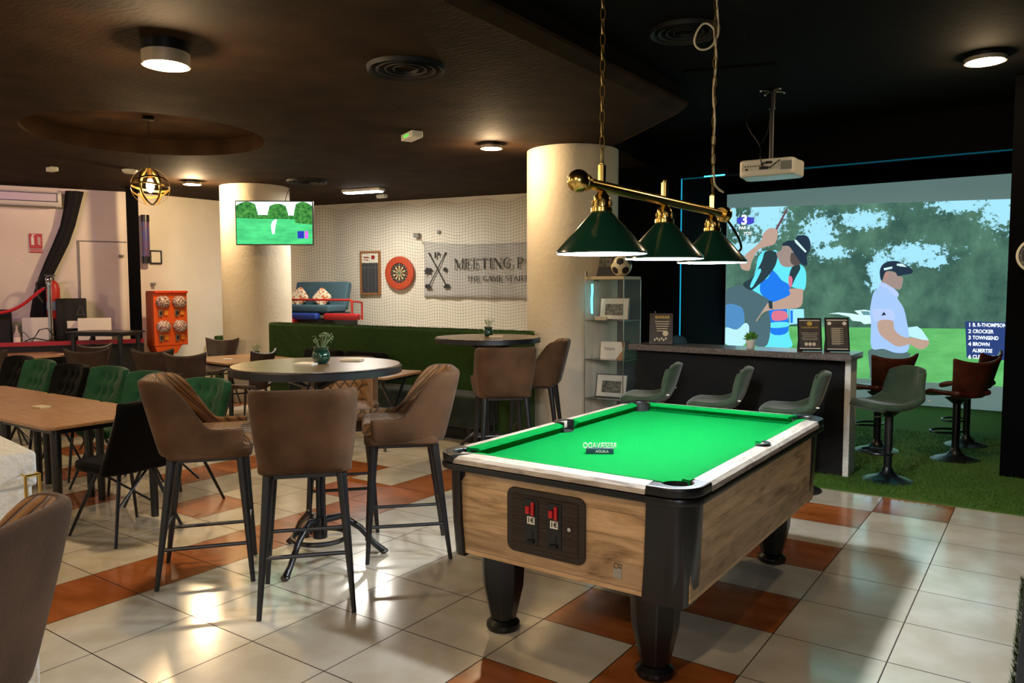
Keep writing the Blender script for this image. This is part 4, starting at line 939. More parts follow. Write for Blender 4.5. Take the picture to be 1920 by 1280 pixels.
def on_wall(P, s_, z, off, rz): return Matrix.Translation(P(s_, z, off)) @ Matrix.Rotation(rz, 4, 'Z') @ Matrix.Rotation(PI/2, 4, 'X')
NRZ = math.atan2(ND.y, ND.x); LRZ = math.atan2(LD.y, LD.x); MRZ = math.atan2(MD.y, MD.x)
def wthing(name, label, cat, P, s_, z, off, rz, group=None):
    t = thing(name, label, cat, P(s_, z, off), rz, group); return t
# banner
t = wthing('banner', 'white cloth banner lettered MEETING P with crossed golf clubs, pinned behind the net', 'banner', netp, 3.62, 1.82, 0.03, NRZ)
def bf(u, v):
    x = lerp(-.98, 1.0, u); z = lerp(-.43, .40, v); return Vector((x, -0.008*math.sin(x*9)-.006*math.sin(x*21+z*6), z+(0.05*(1-u)**4 if v > .9 else 0)-.03*u*(v < .05)-0.03*math.sin(u*PI)*(v > .9)))
mb = grid_mesh(bf, 40, 14); mb.build('cloth', T['banner'], t, smooth=True, solid=.002)
def stroke(mb, p, q, w, y=-.03, d=.006):
    p = Vector((p[0], 0, p[1])); q = Vector((q[0], 0, q[1])); dd = (q-p).normalized(); n_ = Vector((-dd.z, 0, dd.x))*w/2
    A = [mb.b.verts.new(v+Vector((0, y, 0))) for v in (p-n_, p+n_, q+n_, q-n_)]; B = [mb.b.verts.new(v.co+Vector((0, d, 0))) for v in A]
    mb.skin([A, B])
SERIF = {  # thick/thin strokes on a unit grid, serifs added at the ends marked
 'M': (1.15, [((.12, 0), (.12, 1), .06), ((.12, 1), (.55, .05), .13), ((.55, .05), (1.0, 1), .06), ((1.0, 0), (1.0, 1), .14)], [(.12, 0), (1.0, 0), (.08, 1), (1.04, 1)]),
 'E': (.85, [((.18, 0), (.18, 1), .14), ((.18, .97), (.75, .97), .05), ((.18, .5), (.6, .5), .05), ((.18, .03), (.78, .03), .05), ((.75, .97), (.75, .78), .05), ((.78, .03), (.78, .24), .05), ((.6, .38), (.6, .62), .04)], [(.18, 0), (.18, 1)]),
 'T': (.85, [((.42, 0), (.42, 1), .14), ((.05, .97), (.8, .97), .05), ((.06, .97), (.04, .76), .05), ((.79, .97), (.81, .76), .05)], [(.42, 0)]),
 'I': (.45, [((.22, 0), (.22, 1), .14)], [(.22, 0), (.22, 1)]),
 'N': (1.0, [((.12, 0), (.12, 1), .06), ((.12, 1), (.85, 0), .14), ((.85, 0), (.85, 1), .06)], [(.12, 0), (.08, 1), (.85, 1)]),
 'G': (.98, [((.82, .80), (.66, .96), .05), ((.66, .96), (.40, .97), .07), ((.40, .97), (.18, .78), .12), ((.18, .78), (.14, .45), .14), ((.14, .45), (.24, .15), .13), ((.24, .15), (.48, .02), .08), ((.48, .02), (.80, .10), .06), ((.80, .05), (.80, .42), .13)], [(.80, .42)]),
 'P': (.85, [((.18, 0), (.18, 1), .14), ((.18, .97), (.52, .97), .05), ((.52, .97), (.70, .84), .10), ((.70, .84), (.70, .62), .13), ((.70, .62), (.52, .48), .09), ((.52, .48), (.18, .47), .05)], [(.18, 0), (.18, 1)]),
 'H': (.98, [((.17, 0), (.17, 1), .14), ((.8, 0), (.8, 1), .14), ((.17, .5), (.8, .5), .05)], [(.17, 0), (.17, 1), (.8, 0), (.8, 1)]),
 'A': (.98, [((.08, 0), (.48, 1), .05), ((.48, 1), (.88, 0), .14), ((.22, .33), (.72, .33), .05)], [(.08, 0), (.88, 0)]),
 'S': (.75, [((.62, .8), (.5, .97), .05), ((.5, .97), (.28, .97), .07), ((.28, .97), (.14, .8), .11), ((.14, .8), (.2, .6), .12), ((.2, .6), (.55, .42), .14), ((.55, .42), (.64, .22), .12), ((.64, .22), (.5, .04), .09), ((.5, .04), (.26, .03), .06), ((.26, .03), (.1, .2), .05)], []),
 'R': (.95, [((.18, 0), (.18, 1), .14), ((.18, .97), (.5, .97), .05), ((.5, .97), (.68, .84), .1), ((.68, .84), (.68, .64), .13), ((.68, .64), (.5, .5), .09), ((.5, .5), (.18, .5), .05), ((.45, .5), (.82, 0), .13)], [(.18, 0), (.18, 1), (.85, 0)])}
def serif(mb, txt, x, z, h, wf=1.0):
    for ch in txt:
        if ch == ' ': x += .45*h*wf; continue
        w, st, se = SERIF[ch]
        for p, q, tk in st: stroke(mb, (x+p[0]*h*wf, z+p[1]*h), (x+q[0]*h*wf, z+q[1]*h), tk*h*.8)
        for a, b in se: stroke(mb, (x+(a-.13)*h*wf, z+(b-(.02 if b > .5 else -.02))*h), (x+(a+.13)*h*wf, z+(b-(.02 if b > .5 else -.02))*h), .045*h)
        x += (w+.08)*h*wf
    return x
x_ = -.43
for w_ in ('MEETING', 'P'):
    mb = MB(); x_ = serif(mb, w_, x_, .005, .158, .92)+.07; mb.build('lettering', T['ink'], t)
x_ = -.215
for w_ in ('THE', 'GAME', 'STARTS'):
    mb = MB(); x_ = serif(mb, w_, x_, -.185, .085, .93)+.036; mb.build('small_lettering', T['ink'], t)
mb = MB()
for a, b in (((-.88, .265), (-.575, -.245)), ((-.575, .265), (-.88, -.245))):
    stroke(mb, a, b, .014); stroke(mb, a, (a[0]*.9+b[0]*.1, a[1]*.9+b[1]*.1), .022)
for sx in (-1, 1):
    c = -.727+sx*.17; mb.prism([(c-sx*.03, -.225), (c+sx*.025, -.22), (c+sx*.055, -.255), (c+sx*.03, -.285), (c-sx*.05, -.285), (c-sx*.06, -.265)], -.04, -.028, lambda x, y, z: (x, z, y))
mb.prism([(-.97+x*.010, -.05+y*.010) for x, y in ((0, 3), (2, 4), (4, 6), (5, 8), (7, 9), (8, 7), (11, 8), (14, 7), (16, 4), (13, 5), (12, 2), (13, -2), (11, -1), (9, 1), (6, 1), (4, -2), (2, -1), (4, 2))], -.04, -.028, lambda x, y, z: (x, z, y))
mb.prism([(-.585+.038*math.cos(a), .0+.038*math.sin(a)) for a in [2*PI*i/5+PI/2 for i in range(5)]], -.04, -.028, lambda x, y, z: (x, z, y))
mb.prism([(-.77, .27), (-.745, .27), (-.745, .18), (-.77, .18)], -.04, -.028, lambda x, y, z: (x, z, y))
mb.prism([(-.715, .275), (-.685, .26), (-.69, .22), (-.71, .215)], -.04, -.028, lambda x, y, z: (x, z, y))
mb.build('emblem', T['ink'], t)
mb = MB(); mb.tube([(-.98, -.012, .40), (-1.08, -.02, .53)], .004, 5); mb.box((-1.09, -.03, .54), (.09, .06, .07)); mb.build('corner_tie', T['grey_plastic'], t)
# scoreboard
t = wthing('dart_scoreboard', 'wood-framed dart scoreboard with a dark writing panel on the netted wall', 'scoreboard', netp, 1.64, 1.785, .03, NRZ)
mb = MB(); mb.box((0, 0, 0), (.34, .02, .66)); mb.build('panel', mat('slate_panel', lit('#3c3f45'), .6), t)
mb = MB()
for a in (-1, 1): mb.box((a*.175, -.01, 0), (.03, .035, .70)); mb.box((0, -.01, a*.335), (.35, .035, .03))
mb.build('frame', mat('scoreboard_wood', lit('#a06a3c'), .5), t)
mb = MB(); mb.box((0, -.012, .24), (.32, .006, .16)); mb.build('header', T['paper'], t)
mb = MB(); mb.prism([(.06+.035*math.cos(2*PI*i/14), .25+.035*math.sin(2*PI*i/14)) for i in range(14)], -.019, -.0155, lambda x, y, z: (x, z, y))
mb.box((-.07, -.017, .25), (.10, .003, .02)); mb.box((-.07, -.017, .21), (.08, .003, .012)); mb.build('header_print', T['red_vinyl'], t)
mb = MB()
for x in (-.11, -.04, .03, .10): mb.box((x, -.012, -.10), (.003, .003, .46))
mb.box((0, -.012, .085), (.32, .003, .005)); mb.build('rules', T['grey_plastic'], t)
# dartboard
t = wthing('dartboard', 'round dartboard in an orange red surround on the netted wall', 'dartboard', netp, 2.205, 1.775, .03, NRZ)
ry = Matrix.Rotation(PI/2, 4, 'X')
def disc(mb, r0, r1, y0, y1, n=48, a0=0, a1=2*PI):
    full = abs(a1-a0-2*PI) < 1e-6; m = n if full else max(2, int(n*(a1-a0)/(2*PI))+1)
    q = [a0+(a1-a0)*i/m for i in range(m+(0 if full else 1))]
    if r0 <= 0: mb.prism([(r1*math.cos(a), r1*math.sin(a)) for a in q]+([] if full else [(0, 0)]), y0, y1, lambda x, y, z: (x, z, y)); return
    if full:
        rg = [[mb.b.verts.new((r*math.cos(a), y, r*math.sin(a))) for a in q] for r, y in ((r1, y1), (r1, y0), (r0, y0), (r0, y1))]
        mb.skin(rg, closed=True)
    else: mb.prism([(r1*math.cos(a), r1*math.sin(a)) for a in q]+[(r0*math.cos(a), r0*math.sin(a)) for a in reversed(q)], y0, y1, lambda x, y, z: (x, z, y))
mb = MB(); disc(mb, .155, .265, -.05, 0); mb.build('surround', T['dart_red'], t, bevel=.01, ang=60)
mb = MB(); disc(mb, 0, .158, -.035, 0); mb.build('board', T['black_matte'], t)
for par, m in ((0, 'sisal'), ):
    mb = MB()
    for i in range(10):
        a = 2*PI*(2*i)/20+PI/20; disc(mb, .018, .118, -.0375, -.0345, 60, a, a+2*PI/20)
    mb.build('light_sectors', T[m], t)
mb = MB()
for i in range(20):
    a = 2*PI*i/20+PI/20
    if i % 2: 
        for r in (.066, .113): disc(mb, r, r+.007, -.0385, -.0345, 60, a, a+2*PI/20)
mb.build('red_beds', T['red'], t)
mb = MB()
for i in range(0, 20, 2):
    a = 2*PI*i/20+PI/20
    for r in (.066, .113): disc(mb, r, r+.007, -.0385, -.0345, 60, a, a+2*PI/20)
disc(mb, 0, .016, -.039, -.0345, 20); mb.build('green_beds', mat('green_sisal', lit('#1f7a3a'), .7), t)
mb = MB()
for i in range(20):
    a = 2*PI*i/20+PI/2
    mb.text(str([20, 5, 12, 9, 14, 11, 8, 16, 7, 19, 3, 17, 2, 15, 10, 6, 13, 4, 18, 1][i]), .022, Matrix.Translation((.137*math.cos(a), -.037, .137*math.sin(a))) @ ry, .002)
mb.build('numbers', T['paper'], t)
mb = MB(); mb.box((0, 0, 0), (.05, .03, .05)); tag(mb.build('wall_sensor', T['grey_plastic'], loc=netp(2.9, 2.40, .02), rot=(0, 0, NRZ), bevel=.006), 'tiny grey sensor box on the netted wall above the banner', 'sensor')
# platform (hidden by the banquette), sofa, cushions and frame behind it
mb = MB(); mb.box((-9.42, 8.06, .53), (1.15, .62, 1.06), Matrix.Rotation(NRZ, 3, 'Z')); struct(mb.build('play_platform', T['black_matte'])).name = 'trim_6'
t = thing('sofa_bed', 'grey blue buttoned sofa bed with black arm frame behind the net', 'sofa', (-9.45, 8.10, 1.062), NRZ)
mb = MB(); mb.box((-.03, -.08, .16), (1.02, .46, .12)); mb.build('seat', T['sofa'], t, bevel=.035, bseg=3)
mb = MB(); mb.box((-.03, .20, .36), (1.02, .12, .44), Matrix.Rotation(rad(-14), 3, 'X')); mb.build('backrest', T['sofa'], t, bevel=.035, bseg=3)
mb = MB(); mb.box((0, -.06, .085), (1.10, .42, .04)); mb.build('frame', T['black_metal'], t)
for a in (-1, 1):
    for b in (-.22, .12):
        mb = MB(); mb.beam((a*.45, b, .07), (a*.48, b, .0), .012, n=8); mb.build('leg', T['chrome'], t, smooth=True)
for i, (x, z, r, lab) in enumerate(((-.22, .34, 50, 'floral cushion on the left of the grey blue sofa'), (.22, .33, 38, 'floral cushion leaning in the middle of the grey blue sofa'))):
    mb = MB()
    grid = []
    mb.box((0, 0, 0), (.25, .09, .25)); p = Matrix.Translation((-9.45, 8.10, 1.062)) @ Matrix.Rotation(NRZ, 4, 'Z') @ Vector((x-.1, .0, z))
    tag(mb.build('cushion', T['cushion_print'], loc=p, rot=(rad(-20), rad(r), NRZ), bevel=.045, bseg=4), lab, 'cushion', 'floral cushions on the sofa')
t = thing('goal_frame', 'red tubular metal frame standing before the sofa behind the net', 'frame', (-8.70, 7.86, 1.062), NRZ)
mb = MB(); mb.tube([(-.95, 0, .30), (.24, 0, .30), (.27, 0, .27), (.27, 0, .0)], .016, 8); mb.tube([(.27, .25, 0), (.27, .25, .26), (.27, 0, .28)], .016, 8); mb.build('tube', T['red'], t, smooth=True)
for x, w, m, lab in ((-9.35, .62, 'blue_vinyl', 'blue vinyl roll lying behind the grass banquette'), (-8.62, .62, 'red_vinyl', 'red vinyl roll lying behind the grass banquette')):
    mb = MB(); mb.box((0, 0, 0), (w, .12, .10)); tag(mb.build('bolster', T[m], loc=(x, 7.84+(x+9)*.19-.06+.03, 1.112), rot=(0, 0, NRZ), bevel=.035, bseg=4), lab, 'bolster')

# ------------------------------------------------ television on the left pillar
t = thing('television', 'flat television showing a bright green golf course, mounted on the left pillar', 'television', (-7.90, 6.15, 2.335), rad(38))
mb = MB(); mb.box((0, 0, 0), (.95, .05, .545)); mb.build('body', T['black_plastic'], t, bevel=.006)
def stripe_mat(name, lo, hi, sc, es, st=(1, 1, 1), c3=None):
    m = bpy.data.materials.new(name); m.use_nodes = True; nt = m.node_tree; nt.nodes.clear()
    tc = nt.nodes.new('ShaderNodeTexCoord'); mp = nt.nodes.new('ShaderNodeMapping'); mp.inputs['Scale'].default_value = st
    n_ = nt.nodes.new('ShaderNodeTexNoise'); n_.inputs['Scale'].default_value = sc; n_.inputs['Detail'].default_value = 7; n_.inputs['Roughness'].default_value = .65
    r = nt.nodes.new('ShaderNodeValToRGB'); r.color_ramp.elements[0].color = (*lo, 1); r.color_ramp.elements[1].color = (*hi, 1)
    r.color_ramp.elements[0].position = .38; r.color_ramp.elements[1].position = .62
    if c3: e = r.color_ramp.elements.new(.8); e.color = (*c3, 1)
    e = nt.nodes.new('ShaderNodeEmission'); e.inputs[1].default_value = es; o = nt.nodes.new('ShaderNodeOutputMaterial')
    nt.links.new(tc.outputs['Object'], mp.inputs[0]); nt.links.new(mp.outputs[0], n_.inputs['Vector']); nt.links.new(n_.outputs['Fac'], r.inputs[0]); nt.links.new(r.outputs[0], e.inputs[0]); nt.links.new(e.outputs[0], o.inputs[0])
    return m
tv_grass = stripe_mat('tv_fairway', lit('#3fae6a'), lit('#4fd07f'), 3, .75, (1, 1, 4)); tv_tree = stripe_mat('tv_trees', lit('#1f5a2a'), lit('#4a8f3f'), 26, .75)

def pic(mb, pts, y): mb.prism(pts, -y-.0006, -y+.0006, lambda a, b, c: (a, c, b))
mb = MB(); pic(mb, [(-.462, -.26), (.462, -.26), (.462, .26), (-.462, .26)], .026); scr = mb.build('screen', tv_grass, t)
mb = MB(); pic(mb, [(-.462, .07), (.462, .05), (.462, .259), (-.462, .259)], .0275); mb.build('sky', emis('tv_sky', lit('#dff0ff'), .9), scr)
mb = MB()
for c0, c1, hh in ((-.462, -.20, .259), (-.08, .17, .235), (.24, .462, .259)):
    pts = [(c0, .06)]; k = 9
    for i in range(k+1):
        u = i/k; pts.append((lerp(c0, c1, u), .06+(hh-.06)*(.75+.25*math.sin(u*PI))*(1 if 0 < i < k or abs(lerp(c0, c1, u)) > .45 else .4)))
    pts.append((c1, .05)); pic(mb, pts, .029)
pic(mb, [(-.3, .05), (.3, .045), (.3, .09), (-.3, .10)], .029); pic(mb, [(.25, .0), (.462, -.02), (.462, .1), (.25, .1)], .0295)
mb.build('trees', tv_tree, scr)
mb = MB(); pic(mb, smoothpts([(-.01, .03), (.03, .045), (.025, .0), (.01, -.06), (.0, -.13), (-.03, -.13), (-.04, -.02)]), .030); mb.build('golfer', emis('tv_white', lit('#cfeaf5'), .9), scr)
mb = MB(); pic(mb, [(.28, -.19), (.36, -.19), (.36, -.10), (.28, -.10)], .030); mb.build('score_box', emis('tv_blue', lit('#2a35a0'), .8), scr)
mb = MB(); pic(mb, [(.37, -.19), (.41, -.19), (.41, -.10), (.37, -.10)], .030); mb.build('score_edge', emis('tv_pink', lit('#d05ad0'), .8), scr)
mb = MB(); mb.box((0, .04, 0), (.3, .04, .3)); mb.beam((0, .05, .0), (-.42, .62, .0), .02, n=10); mb.build('bracket', T['black_metal'], t)
mb = MB(); mb.tube([(.12, .03, .25), (.14, .05, .36), (.18, .06, .44), (.12, .09, .54), (.10, .12, .565)], .005, 6); mb.build('cable', T['black_plastic'], t, smooth=True)
# ------------------------------------------------ left wall things
t = wthing('air_conditioner', 'white wall air conditioner at the top left under the dark ceiling', 'air conditioner', lwp, .12, 2.74, .14, LRZ)
f = lambda x, y, z: (z, x, y)
mb = MB(); mb.prism([(.12, -.09), (-.06, -.10), (-.12, -.04), (-.13, .06), (-.10, .10), (.12, .10)], -.62, .62, f); mb.build('body', T['white_plastic'], t, bevel=.01)
mb = MB(); mb.box((0, -.128, .02), (1.12, .012, .10)); mb.build('front_panel', mat('ac_panel', lit('#c9bfc4'), .4), t, bevel=.002)
mb = MB(); mb.box((0, -.131, .075), (1.16, .006, .008)); mb.box((0, -.131, -.035), (1.16, .006, .008)); mb.box((.57, -.131, .02), (.008, .006, .11)); mb.build('seam', T['black_plastic'], t)
mb = MB(); mb.box((0, -.06, -.098), (1.1, .07, .01)); mb.build('outlet_louver', T['grey_plastic'], t)
t = wthing('extinguisher_sign', 'red EXTINTOR fire extinguisher sign on the pink-lit wall', 'sign', lwp, .41, 2.155, .012, LRZ)
mb = MB(); mb.box((0, 0, .03), (.15, .006, .20)); mb.build('plate', T['red'], t)
mb = MB(); mb.box((0, 0, -.105), (.15, .006, .05)); mb.build('text_plate', T['red'], t)
mb = MB(); mb.box((-.035, -.005, .03), (.035, .004, .11)); mb.box((-.035, -.005, .10), (.02, .004, .02)); mb.box((-.02, -.005, .115), (.04, .004, .01))
for k in range(4): mb.box((.04, -.005, -.01+k*.028), (.045, .004, .012), Matrix.Rotation(rad(35), 3, 'Y'))
mb.build('pictogram', T['paper'], t)
mb = MB(); mb.text('EXTINTOR', .032, Matrix.Translation((0, -.005, -.105)) @ ry, .002); mb.build('text', T['paper'], t)
# gathered black net hanging diagonally, like a drawn curtain
mb = MB(); rg = []
K = [(0.90, 2.88, .10), (0.86, 2.66, .085), (0.80, 2.40, .08), (0.71, 2.15, .085), (.60, 1.90, .08), (.50, 1.66, .07), (.45, 1.45, .08), (.44, 1.2, .11), (.44, 1.0, .13), (.45, .85, .14)]
for s_, z, w in K:
    c = lwp(s_, z, .10); rg.append([mb.b.verts.new(c+Vector((LD.x, LD.y, 0))*w*math.cos(a)*(1+.14*math.cos(6*a))+Vector((LN.x, LN.y, 0))*.05*math.sin(a)*(1+.2*math.cos(5*a))) for a in [2*PI*i/28 for i in range(28)]])
mb.skin(rg); tag(mb.build('gathered_net', mat('black_net_fabric', lit('#0b0b0c'), .9, bump=.6, bscale=60, bstretch=(1, 1, .1)), smooth=True, ang=60), 'gathered black net drawn diagonally down the white left wall', 'curtain')
# fire extinguisher
t = wthing('fire_extinguisher', 'red fire extinguisher with a black hose on the wall behind the chrome stanchion', 'fire extinguisher', lwp, .60, 1.12, .30, LRZ)
mb = MB(); mb.lathe([(.07, 0), (.082, .02), (.082, .42), (.06, .49), (.03, .52)], n=24); mb.build('cylinder', T['red'], t, smooth=True)
mb = MB(); mb.lathe([(.0835, .12), (.0835, .24)], n=24, cap=False); mb.build('label_band', mat('pale_blue_label', lit('#7f9dbb'), .5), t, smooth=True)
mb = MB(); mb.beam((0, 0, .52), (0, 0, .57), .02, n=10); mb.box((-.03, 0, .59), (.13, .02, .02)); mb.build('valve', T['black_metal'], t)
mb = MB(); mb.tube([(-.02, 0, .56), (-.12, 0, .58), (-.19, 0, .48), (-.18, 0, .32), (-.12, 0, .22)], .012, 8); mb.build('hose', T['black_plastic'], t, smooth=True)
# raised stage with its loudspeaker, boxes, stanchions and rope
mb = MB(); R_ = Matrix.Rotation(LRZ-PI/2, 3, 'Z')
c = lwp(.15, 0, .62); mb.box((c.x, c.y, .40), (.95, 3.0, .80), R_); stg = mb.build('stage', T['black_matte']); struct(stg); stg.name = 'trim_7'
mb = MB(); c = lwp(.15, 0, 1.08); mb.box((c.x, c.y, .835), (.06, 3.0, .05), R_); tag(mb.build('stage_edge', mat('red_stage_edging', lit('#a8122a'), .4)), 'red edging strip along the front of the black stage', 'edging')
t = wthing('loudspeaker', 'black loudspeaker cabinet with a pale triangle mark behind the chrome stanchion', 'loudspeaker', lwp, .80, .80, .28, LRZ)
mb = MB(); mb.bx(-.17, .19, -.16, .16, 0, .60); mb.build('cabinet', T['black_matte'], t, bevel=.01)
mb = MB(); mb.tube([(.07, -.165, .38), (.115, -.165, .50), (.16, -.165, .38)], .004, 5, True); mb.build('mark', T['grey_plastic'], t)
t = wthing('speaker_cabinet', 'black speaker cabinet at the left edge under the red rope', 'loudspeaker', lwp, .02, .80, .45, LRZ)
mb = MB(); mb.bx(-.16, .10, -.12, .12, 0, .46); mb.build('cabinet', T['black_matte'], t, bevel=.008)
for s_, off, sx, sz, z0, m, nm, lab in ((.42, .52, .34, .31, .84, 'white_plastic', 'white_box', 'pinkish white box standing behind the chrome stanchion'),
    (.84, .58, .17, .10, 1.00, 'paper', 'card_sign', 'small cream card sign on the white box near the loudspeaker'),
    (1.08, .55, .40, .29, .84, 'paper', 'white_box', 'long cream white box at the right end of the stage')):
    p = lwp(s_, 0, off); mb = MB(); mb.bx(-sx/2, sx/2, -.12 if m != 'paper' or sx > .2 else -.01, .12 if m != 'paper' or sx > .2 else .01, 0, sz); tag(mb.build(nm, T[m], loc=(p.x, p.y, z0), rot=(0, 0, LRZ), bevel=.004), lab, 'sign' if nm == 'card_sign' else 'box')
t = thing('stanchion', 'chrome rope stanchion with a ball top on the red edged stage', 'stanchion', (-10.66, 4.72, .80))
mb = MB(); mb.lathe([(.10, 0), (.10, .015), (.03, .04)], n=24); mb.build('base', T['chrome'], t, smooth=True)
mb = MB(); mb.beam((0, 0, .03), (0, 0, .80), .026, n=16); mb.build('post', T['chrome'], t, smooth=True)
mb = MB(); mb.ball((0, 0, .85), .042, 20); mb.beam((0, 0, .79), (0, 0, .82), .035, n=16); mb.build('finial', T['chrome'], t, smooth=True)
mb = MB(); mb.box((-.04, -.02, .74), (.08, .015, .02)); mb.build('hook', T['chrome'], t)
mb = MB(); q = [Vector((-10.70, 4.68, 1.54)), Vector((-10.76, 4.60, 1.46)), Vector((-10.84, 4.50, 1.34)), Vector((-10.92, 4.38, 1.25)), Vector((-11.0, 4.24, 1.215)), Vector((-11.1, 4.08, 1.22)), Vector((-11.2, 3.9, 1.26))]
for _ in range(2):
    r_ = [q[0]]
    for a, b in zip(q, q[1:]): r_ += [a.lerp(b, .25), a.lerp(b, .75)]
    q = r_+[q[-1]]
mb.tube(q, .021, 10); tag(mb.build('barrier_rope', mat('red_velvet_rope', lit('#c4121f'), .7, sheen=.3), smooth=True), 'red velvet barrier rope sagging from the chrome stanchion', 'rope')
t = thing('bottle', 'clear bottle with a cream label at the left edge of the stage', 'bottle', (-10.62, 4.30, .80))
mb = MB(); mb.lathe([(.036, 0), (.038, .01), (.038, .15), (.014, .20), (.013, .27)], n=16); mb.build('glass', mat('bottle_glass', lit('#d8c8c8'), .08, alpha=.5), t, smooth=True)
mb = MB(); mb.lathe([(.0385, .03), (.0385, .12)], n=16, cap=False); mb.build('label_band', T['paper'], t, smooth=True)
mb = MB(); mb.tube([(-10.75, 4.35, .88), (-10.72, 4.42, .98), (-10.68, 4.50, .86), (-10.66, 4.58, 1.0), (-10.62, 4.66, 1.02), (-10.60, 4.74, .9), (-10.62, 4.66, .86), (-10.65, 4.5, .90), (-10.70, 4.42, .86)], .008, 6)
tag(mb.build('cable_coil', T['black_plastic'], smooth=True), 'tangle of black cable on the stage beside the chrome stanchion', 'cable')
# high dark table at the stage end
t = oak_table(-9.85, 5.02, .80, .50, .99, 'tall dark table with purple light on its edge beside the black post', 'dark tables', .45, 1, 'high_table', 'black_metal')
# small things by the post
t = wthing('capsule_tube', 'tall clear tube of coloured balls with black caps hung beside the black post', 'dispenser', mwp, .18, 1.90, .10, MRZ)
mb = MB(); mb.beam((0, 0, .10), (0, 0, .60), .055, n=20); mb.build('tube', mat('mixed_colour_fill', lit('#6a3a52'), .35, col2=lit('#3f4f8a'), nscale=14), t, smooth=True)
for z0, z1 in ((0, .10), (.60, .70)):
    mb = MB(); mb.beam((0, 0, z0), (0, 0, z1), .06, n=20); mb.build('cap', T['black_plastic'], t, smooth=True)
t = wthing('picture_frame', 'small empty black frame on the white wall beside the black post', 'picture frame', mwp, .36, 2.0, .02, MRZ)
mb = MB()
for a in (-1, 1): mb.box((a*.08, -.005, 0), (.018, .02, .19)); mb.box((0, -.005, a*.09), (.17, .02, .018))
mb.build('frame', T['black_plastic'], t)
mb = MB(); mb.box((0, 0, 0), (.15, .006, .17)); mb.build('sheet', T['paper'], t)
mb = MB(); p = mwp(.30, 1.60, .04); mb.box((0, 0, 0), (.05, .08, .04)); tag(mb.build('wall_hook', T['grey_plastic'], loc=p, rot=(0, 0, MRZ), bevel=.005), 'small grey wall fixture above the orange vending machine', 'hook')
# orange capsule vending machine
t = wthing('capsule_vending_machine', 'orange capsule vending machine with four clear globes beside the black post', 'vending machine', mwp, .26, 0, .50, MRZ)
t.scale = (.82, .9, 1)
mb = MB(); mb.bx(-.30, .30, -.13, .13, .72, 1.48); mb.prism([(-.24, .60), (.10, .60), (.20, .72), (-.30, .72)], -.12, .12, lambda x, y, z: (x, z, y)); mb.build('body', T['orange'], t, bevel=.008)
mb = MB(); mb.beam((-.05, 0, .02), (-.05, 0, .62), .04, n=16); mb.lathe([(.2, 0), (.2, .015), (.05, .04)], (-.05, 0, 0), 24); mb.build('stand', T['black_metal'], t, smooth=True)
mb = MB(); mb.box((-.15, -.03, 1.485), (.30, .30, .035)); mb.box((.15, -.03, 1.485), (.29, .30, .035)); mb.build('lid', mat('red_orange_lid', lit('#d5401c'), .35), t, bevel=.01)
for x in (-.145, .145):
    for z in (1.345, .995):
        mb = MB(); mb.ball((x, -.15, z), .125, 20, (1, .8, .72)); gl = mb.build('globe', T['candy'], t, smooth=True)
        mb = MB(); mb.box((x-.045, -.14, z-.16), (.07, .03, .10)); mb.build('coin_mech', T['steel'], t, bevel=.006)
        mb = MB(); mb.box((x-.045, -.158, z-.16), (.03, .01, .05)); mb.build('knob', T['black_metal'], t)
        mb = MB(); mb.box((x+.05, -.14, z-.155), (.07, .03, .075)); mb.build('chute_flap', mat('amber_flap', lit('#e08a2c'), .3), t, bevel=.006)
# ------------------------------------------------ ceiling things
def vent(x, y, z, r, label):
    t = thing('ceiling_vent', label, 'vent', (x, y, z), 0, 'round black ceiling vents')
    for i, k in enumerate((1, .78, .56, .34)):
        mb = MB(); mb.lathe([(r*k, -.002), (r*k*.98, -.03+.004*i), (r*k*.9, -.02), (r*k*.86, -.002)], n=40, cap=False); mb.build('ring', T['black_matte'], t, smooth=True)
vent(-3.42, 3.70, HS, .25, 'round black ceiling vent right of the large steel ceiling light')
vent(-7.95, 6.70, HS, .26, 'round black ceiling vent above the television')
vent(-1.97, 4.73, HC, .22, 'round black ceiling vent beside the cable of the billiard lamp')
mb = MB(); mb.bx(-.33, .33, -.33, .33, -.012, 0); tag(mb.build('ceiling_hatch', T['ceiling_black'], loc=(-2.12, 6.0, HC), rot=(0, 0, .3), bevel=.004), 'square black access hatch in the high ceiling before the projector', 'hatch')
t = thing('exit_lamp', 'white emergency lamp with a green strip on the dark ceiling near the pillar', 'emergency light', (-4.78, 5.24, HS), rad(-25))
mb = MB(); mb.bx(-.13, .13, -.055, .055, -.06, 0); mb.build('housing', T['white_plastic'], t, bevel=.012, bseg=3)
mb = MB(); mb.bx(-.06, .06, -.058, -.0545, -.045, -.02); mb.build('green_strip', emis('green_strip', lit('#69c24a'), .7), t)
for x, y, w, lab in ((-8.18, 8.3, .16, 'pale emergency lamp on the ceiling in front of the netted wall'), (-9.45, 4.27, .14, 'white box detector on the dark ceiling at the left'), (-8.90, 4.88, .15, 'round white smoke detector above the wire globe pendant')):
    mb = MB()
    if 'round' in lab: mb.lathe([(.085, 0), (.085, -.02), (.06, -.045), (.001, -.05)], n=28)
    else: mb.bx(-w/2, w/2, -.04, .04, -.05, 0)
    tag(mb.build('smoke_detector' if 'detector' in lab else 'emergency_lamp', T['white_plastic'], loc=(x, y, HS), bevel=.008), lab, 'detector' if 'detector' in lab else 'emergency light')
